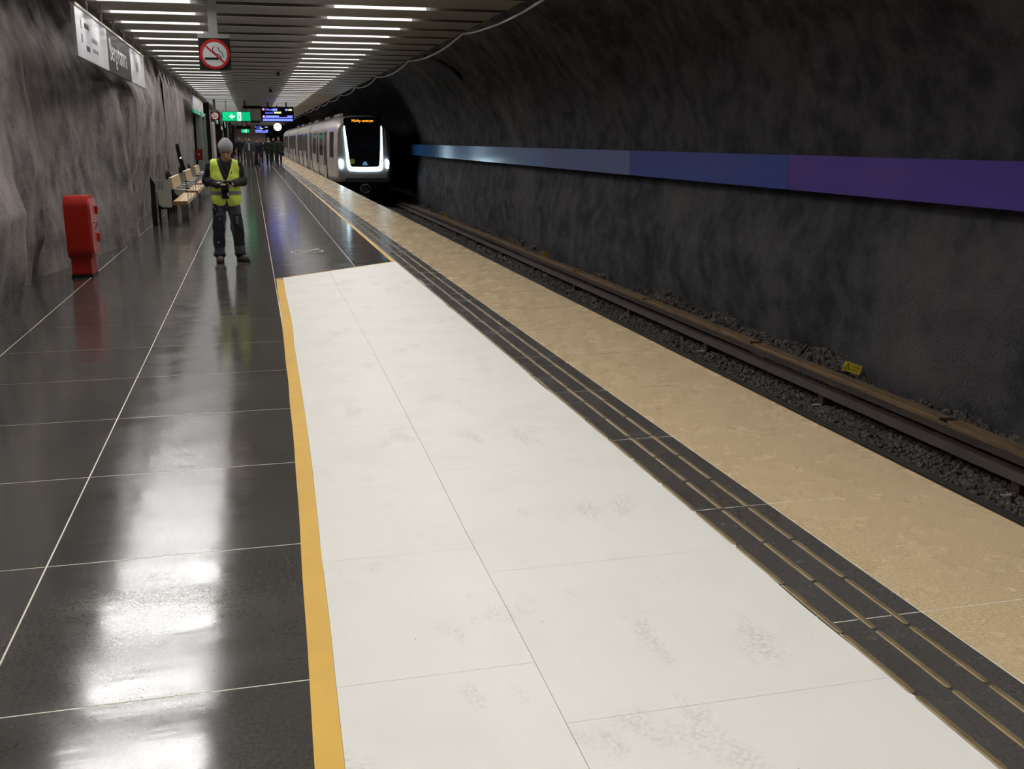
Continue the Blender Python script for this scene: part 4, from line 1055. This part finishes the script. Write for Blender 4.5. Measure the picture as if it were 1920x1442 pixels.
vestm = mat('lime_vest', srgb(228, 255, 96), .6, emit=srgb(190, 235, 40), es=.0, bump=.003, bscale=22)
def v_open(P):     # V opening narrowing to the zip, small gap at the hem
    z = P[:, 2]; wd = np.interp(z, [.70, .80, .86, 1.06, 1.12, 1.26, 1.40], [.055, .020, .004, .004, .022, .070, .105])
    return mx(wd - np.abs(P[:, 0] - .005), P[:, 1] - .0)      # >0 inside the opening (front only)
def hem(P):
    x = P[:, 0] - .005; a = np.abs(x)
    return .775 + .06 * np.clip((.05 - a) / .05, 0, 1) ** 2 - .012 * (x > 0)
def w_vest(P, o=.022, th=.012):
    s_ = torso(P, o) + wr(P, .005, .8) * .8
    flare = .02 * np.clip((.95 - P[:, 2]) / .2, 0, 1)
    s_ = s_ - flare
    d = mx(s_, -(s_ + th + .008))
    op = np.where(P[:, 1] < 0, np.interp(P[:, 2], [.70, .80, .86, 1.06, 1.12, 1.26, 1.40], [.055, .014, .003, .003, .022, .070, .105]) - np.abs(P[:, 0] - .005), -1)
    d = mx(d, op)
    d = mx(d, hem(P) - P[:, 2])
    neck = cap(P, (.005, .0, 1.34), (.01, -.0, 1.5), .088, .10); d = mx(d, -neck)
    for sg, sh in ((-1, SHL), (1, SHR)):
        d = mx(d, -cap(P, A3(sg * .235, .0, 1.37), A3(sg * .245, -.01, 1.10), .062, .060))
    return d
Vt = sdf_obj('safety_vest', w_vest, (-.28, -.22, .72), (.28, .22, 1.43), .007, vestm, T); Vt['label'] = 'lime yellow vest with grey bands'
silver = mat('silver_band', srgb(150, 152, 146), .35, .3)
def w_band(P, z0, z1):
    s_ = torso(P, .022) + wr(P, .005, .8) * .8 - .02 * np.clip((.95 - P[:, 2]) / .2, 0, 1)
    d = mx(s_ - .004, -(s_ + .01)); d = mx(d, np.where(P[:, 1] < 0, .008 - np.abs(P[:, 0] - .005), -1))
    zz = P[:, 2] + .04 * np.abs(P[:, 0]) * 0
    d = mx(d, mx(z0 - zz, zz - z1))
    for sg in (-1, 1): d = mx(d, -cap(P, A3(sg * .235, .0, 1.37), A3(sg * .245, -.01, 1.10), .062, .060))
    return d
sdf_obj('reflective_band', lambda P: w_band(P, 1.075, 1.125), (-.28, -.22, 1.05), (.28, .22, 1.15), .007, silver, Vt)
sdf_obj('reflective_band', lambda P: w_band(P, .915, .970), (-.28, -.22, .89), (.28, .22, .99), .007, silver, Vt)
MB().box(.085, .098, -.165, -.150, 1.205, 1.235).build('badge', 'ink', Vt)
tg = mat('work_trousers', srgb(86, 88, 98), .8, var=.25, vscale=12, bump=.003, bscale=30)
def legs(P, o=0):
    d = smin(.05, ell(P, (0, 0, .83), (.165 + o, .115 + o, .11 + o)))
    for s1, kx, ax_, ay in ((-1, -.118, -.135, -.02), (1, .118, .142, .0)):
        d = smin(.03, d, smin(.03, cap(P, (s1 * .085, 0, .82), (kx, -.02, .47), .092 + o, .078 + o), cap(P, (kx, -.02, .47), (ax_, ay, .12), .078 + o, .072 + o)))
    return d
def w_trousers(P): return mx(legs(P) + wr(P, .006, .7), mx(P[:, 2] - .90, .055 - P[:, 2]))
Tr = sdf_obj('trousers', w_trousers, (-.26, -.16, .03), (.26, .16, .92), .008, tg, T); Tr['label'] = 'grey work trousers with black panels'
tb = mat('black_panel', srgb(22, 24, 30), .8, var=.3, vscale=40, col2=srgb(40, 42, 50))
def slab(zs0, zs1, xs0, xs1, o=.008): 
    return lambda P: mx(mx(legs(P, o) + wr(P, .006, .7), -(legs(P, o) + .02)), mx(mx(zs0 - P[:, 2], P[:, 2] - zs1), mx(xs0 - P[:, 0], P[:, 0] - xs1)))
for z0, z1, x0, x1 in ((.20, .64, -.26, -.055), (.22, .66, .075, .26), (.64, .80, -.26, -.125)):
    sdf_obj('black_panel', slab(z0, z1, x0, x1), (x0 - .02, -.17, z0 - .02), (x1 + .02, .17, z1 + .02), .009, tb, Tr)
sdf_obj('grey_pocket', slab(.52, .63, .10, .15, .014), (.08, -.17, .50), (.17, .0, .65), .008, tg, Tr)
for c_ in ((-.175, -.105, .76), (-.155, -.105, .73), (-.135, -.098, .66), (-.10, -.105, .60), (-.125, -.102, .37), (-.14, -.10, .28), (-.20, -.07, .69), (.2, -.07, .62)):
    blob('paint_spot', c_, (.008, .006, .009), pale, Tr, .004)
sdf_obj('trouser_cuff', slab(.06, .12, -.26, .26, .010), (-.26, -.17, .03), (.26, .17, .15), .009, tb, Tr)
bt = mat('brown_boot', srgb(108, 92, 74), .7, var=.4, vscale=25); so = mat('boot_sole', srgb(30, 26, 24), .8)
for nm, x0, y0, x1, y1_ in (('boot', -.135, -.0, -.128, -.155), ('boot', .142, .015, .225, -.105)):
    a_, b_ = A3(x0, y0, .055), A3(x1, y1_, .042)
    B = sdf_obj(nm, lambda P: mx(smin(.03, cap(P, a_, b_, .050, .042), cap(P, a_ + A3(0, .01, 0), a_ + A3(0, .0, .09), .050, .052)), .018 - P[:, 2]), (x0 - .09, -.25, 0), (max(x0, x1) + .09, .10, .21), .008, bt, T)
    sdf_obj('sole', lambda P: mx(cap(P, a_ * A3(1, 1, 0) + A3(0, 0, .015), b_ * A3(1, 1, 0) + A3(0, 0, .015), .056, .048), mx(-P[:, 2] - 0.0, P[:, 2] - .024)), (x0 - .09, -.25, -.012), (max(x0, x1) + .09, .10, .04), .007, so, B)
bn = mat('grey_beanie', srgb(172, 172, 178), .85, bump=.003, bscale=60)
def w_cap(P):
    q = P - HD; a = -.42; c_, s_ = math.cos(a), math.sin(a)
    q = np.stack([q[:, 0], q[:, 1] * c_ - q[:, 2] * s_, q[:, 1] * s_ + q[:, 2] * c_], 1)
    d = smin(.02, ell(q, (0, .014, .066), (.097, .112, .100)), ell(q, (-.004, .02, .112), (.066, .075, .058)))
    d = d + .002 * np.sin(q[:, 2] * 160) * (q[:, 2] < .075) + .003 * np.sin(q[:, 0] * 40 + q[:, 2] * 30)
    return mx(mx(d, .030 - q[:, 2]), -(ell(q, (0, .014, .05), (.080, .098, .09))))
Bn = sdf_obj('beanie', w_cap, HD - .16, HD + .20, .006, bn, T); Bn['label'] = 'grey knitted beanie with small white bird mark'
def logo(P):
    d = smin(.01, ell(P, HD + A3(-.022, -.085, .090), (.026, .03, .011)), cap(P, HD + A3(-.008, -.09, .092), HD + A3(.004, -.075, .118), .006, .004))
    q = w_cap(P); return mx(d, q - .003)
sdf_obj('white_mark', logo, HD + A3(-.07, -.15, .06), HD + A3(.04, -.02, .15), .0035, mat('white_print', srgb(238, 240, 244), .5), Bn)
# phone held between both hands, black pouch hanging below
ph = empty('phone', (WX + .03, WY - .285, 1.083), 0, 'dark flat phone held between the worker\'s hands', 'phone')
m4 = Matrix.Rotation(-1.05, 4, 'X')
MB().box(-.045, .06, -.034, .034, -.004, .004, mat4=m4).build('casing', 'black', ph)
MB().box(-.040, .055, -.030, .030, .004, .005, mat4=m4).build('screen', emis('phone_screen', (.8, .85, 1), .25), ph)
pc = empty('tool_pouch', (WX - .0, WY - .205, .985), 0, 'black pouch hanging from the worker\'s hand in front of the vest', 'pouch')
MB().prism(rrect(.095, .17, .02, 4, -.005, -.03), -.03, .02, 'y').build('pouch_body', mat('pouch_cloth', srgb(16, 16, 20), .8), pc)
MB().prism(rrect(.016, .045, .007, 3, .032, -.05), -.036, -.028, 'y').build('pale_clip', pale, pc)
MB().prism(rrect(.11, .03, .012, 3, -.005, .05), -.035, .025, 'y').build('flap', bpy.data.materials['pouch_cloth'], pc)

# ---- the people walking up the platform
def cloth(n, c): return bpy.data.materials.get(n) or mat(n, c, .8)
def walker(X, Y, H, label, coat, legs_c, hair_c, coat_hem=.52, skirt=False, longhair=False, scarf=None, hat=None, stride=.12, turn=0, shirt=None, arm=.06, wide=1.0):
    t = empty('person', (X, Y, 0), turn, label, 'person', 'people walking up the platform'); s = H / 1.75; h = .024
    hd = A3(0, -.01, 1.63) * s
    def body(P):
        P = P / s
        d = smin(.03, ell(P, (0, .01, 1.655), (.075, .09, .095)), ell(P, (0, -.01, 1.58), (.055, .065, .07)))
        d = smin(.02, d, cap(P, (0, -.09, 1.63), (0, -.10, 1.605), .010, .015), cap(P, (0, .01, 1.55), (0, .02, 1.42), .05, .06))
        for s1 in (-1, 1):
            d = smin(.01, d, ell(P, (s1 * .078, .01, 1.63), (.012, .02, .03)))
        d = smin(.05, d, ell(P, (0, 0, 1.25), (.15, .09, .2)), ell(P, (0, 0, 1.0), (.14, .09, .14)))
        for s1 in (-1, 1):
            sh, el_, ha = (s1 * .18, .02, 1.40), (s1 * (.23 + arm * .3), .03, 1.12), (s1 * (.22 + arm), -.05, .90)
            d = smin(.02, d, cap(P, sh, el_, .045, .038), cap(P, el_, ha, .036, .026))
            d = smin(.01, d, ell(P, (s1 * (.22 + arm), -.06, .845), (.024, .038, .055)))
            for f in range(4): d = smin(.004, d, cap(P, (s1 * (.22 + arm), -.09 + f * .02, .82), (s1 * (.215 + arm), -.092 + f * .02, .765 + .008 * abs(f - 1.5)), .012, .010))
            d = smin(.004, d, cap(P, (s1 * (.21 + arm), -.085, .85), (s1 * (.195 + arm), -.11, .81), .012, .010))
            d = smin(.03, d, cap(P, (s1 * .09, 0, .92), (s1 * .10, -.03 - s1 * stride * .5, .50), .078, .055), cap(P, (s1 * .10, -.03 - s1 * stride * .5, .50), (s1 * .10, -s1 * stride, .09), .05, .038))
        return d * s
    sdf_obj('body', body, A3(-.36, -.22, .03) * s, A3(.36, .2, 1.80) * s, h, skin, t)
    def ct(P):
        P = P / s; hw = wide
        d = smin(.08, ell(P, (0, .01, 1.28), (.19 * hw, .13, .21)), ell(P, (0, .01, 1.0), (.18 * hw, .135, .22)))
        d = smin(.05, d, cap(P, (0, .01, 1.0), (0, .01, coat_hem), .165 * hw, .19 * hw, (1, .75, 1)), cap(P, (-.15, .02, 1.41), (.15, .02, 1.41), .07, .07), mx(cap(P, (0, .02, 1.38), (0, .0, 1.52), .10, .082), P[:, 2] - 1.53))
        for s1 in (-1, 1):
            d = smin(.025, d, cap(P, (s1 * .185, .02, 1.38), (s1 * (.24 + arm * .3), .03, 1.12), .075, .065), cap(P, (s1 * (.24 + arm * .3), .03, 1.12), (s1 * (.22 + arm), -.04, .92), .064, .052))
        d = d + .006 * np.sin(P[:, 2] * 40 + 9 * P[:, 0])
        return mx(mx(d, coat_hem - P[:, 2]), -ell(P, (0, -.02, 1.66), (.085, .11, .13))) * s
    C_ = sdf_obj('coat', ct, A3(-.40, -.24, coat_hem - .03) * s, A3(.40, .24, 1.56) * s, h, coat, t)
    if skirt:
        sdf_obj('long_skirt', lambda P: mx(cap(P / s, (0, 0, .75), (0, 0, .05), .15, .22, (1, .8, 1)), .04 - P[:, 2] / s) * s, A3(-.3, -.26, 0) * s, A3(.3, .26, .95) * s, h, legs_c, t)
    else:
        def lg(P):
            P = P / s; d = ell(P, (0, 0, .90), (.15, .10, .12))
            for s1 in (-1, 1):
                d = smin(.03, d, cap(P, (s1 * .09, 0, .90), (s1 * .10, -.03 - s1 * stride * .5, .50), .092, .070), cap(P, (s1 * .10, -.03 - s1 * stride * .5, .50), (s1 * .10, -s1 * stride, .10), .068, .055))
            return mx(d, .07 - P[:, 2]) * s
        sdf_obj('trousers', lg, A3(-.24, -.30, .04) * s, A3(.24, .30, 1.02) * s, h, legs_c, t)
    for s1 in (-1, 1):
        sdf_obj('shoe', lambda P: mx(cap(P / s, (s1 * .10, .02 - s1 * stride, .05), (s1 * .11, -.14 - s1 * stride, .038), .048, .040) * s, -P[:, 2]), A3(s1 * .10 - .1, -.26 - s1 * stride, -.02) * s, A3(s1 * .10 + .1, .12 - s1 * stride, .14) * s, .018, cloth('dark_shoe', srgb(24, 22, 24)), t)
    def hr(P):
        P = P / s; d = smin(.02, ell(P, (0, .025, 1.69), (.088, .098, .085)), ell(P, (0, .055, 1.63), (.078, .06, .09)))
        if longhair: d = smin(.03, d, cap(P, (-.06, .04, 1.64), (-.085, .03, 1.42), .045, .04), cap(P, (.06, .04, 1.64), (.085, .03, 1.42), .045, .04))
        return mx(d, -ell(P, (0, -.06, 1.61), (.066, .08, .095))) * s
    sdf_obj('hat' if hat else 'hair', hr, A3(-.16, -.10, 1.34) * s, A3(.16, .17, 1.81) * s, .018, hat or hair_c, t)
    if shirt: MB().prism(rrect(.10 * s, .42 * s, .03, 3, -.02, 1.22 * s), -.155 * s, -.10 * s, 'y').build('shirt_front', shirt, t)
    if scarf: sdf_obj('scarf', lambda P: cap(P / s, (-.05, -.04, 1.47), (.05, -.05, 1.47), .055, .055) * s, A3(-.15, -.14, 1.38) * s, A3(.15, .06, 1.56) * s, h, scarf, t)
    return t
navy, blk, ggrey = cloth('navy_cloth', srgb(22, 24, 46)), cloth('black_cloth', srgb(16, 16, 18)), cloth('grey_wool', srgb(74, 76, 76))
parka, olive, jeans = cloth('dark_green_parka', srgb(30, 42, 34)), cloth('olive_parka', srgb(48, 58, 38)), cloth('dark_jeans', srgb(30, 32, 60))
hb, hk, hl, cream = cloth('brown_hair', srgb(92, 62, 44)), cloth('dark_hair', srgb(30, 22, 20)), cloth('auburn_hair', srgb(128, 84, 54)), cloth('cream_shirt', srgb(206, 206, 190))
walker(-.10, 64.8, 1.80, 'person in dark cap and grey coat over cream shirt walking in front of the group', ggrey, ggrey, hk, .62, hat=blk, shirt=cream, stride=.03)
walker(.33, 69.6, 1.66, 'person with auburn hair in ankle-length navy coat at centre of the group', navy, blk, hl, .30, skirt=True, longhair=True)
walker(.62, 74.5, 1.70, 'person in black coat half hidden behind the ankle-length navy coat', blk, blk, hb, .55, arm=.12, stride=.05)
walker(1.10, 69.8, 1.84, 'person in dark green parka with pale scarf walking beside the olive parka', parka, blk, hk, .72, scarf=cream, wide=1.2, stride=.05)
walker(1.76, 70.3, 1.84, 'person in olive green parka and dark jeans nearest the train', olive, jeans, hk, .80, arm=.02, stride=.02)
walker(1.62, 79.0, 1.80, 'person in black seen between the two green parkas', blk, blk, hk, .75, stride=.10)
walker(-.84, 79.5, 1.84, 'person with brown shoulder-length hair in navy jacket behind the worker\'s shoulder', navy, blk, hb, .80, longhair=True, arm=.08, stride=.08)
walker(-.45, 85.0, 1.78, 'person in dark jacket at the back left of the group', blk, jeans, hk, .78, stride=.10)
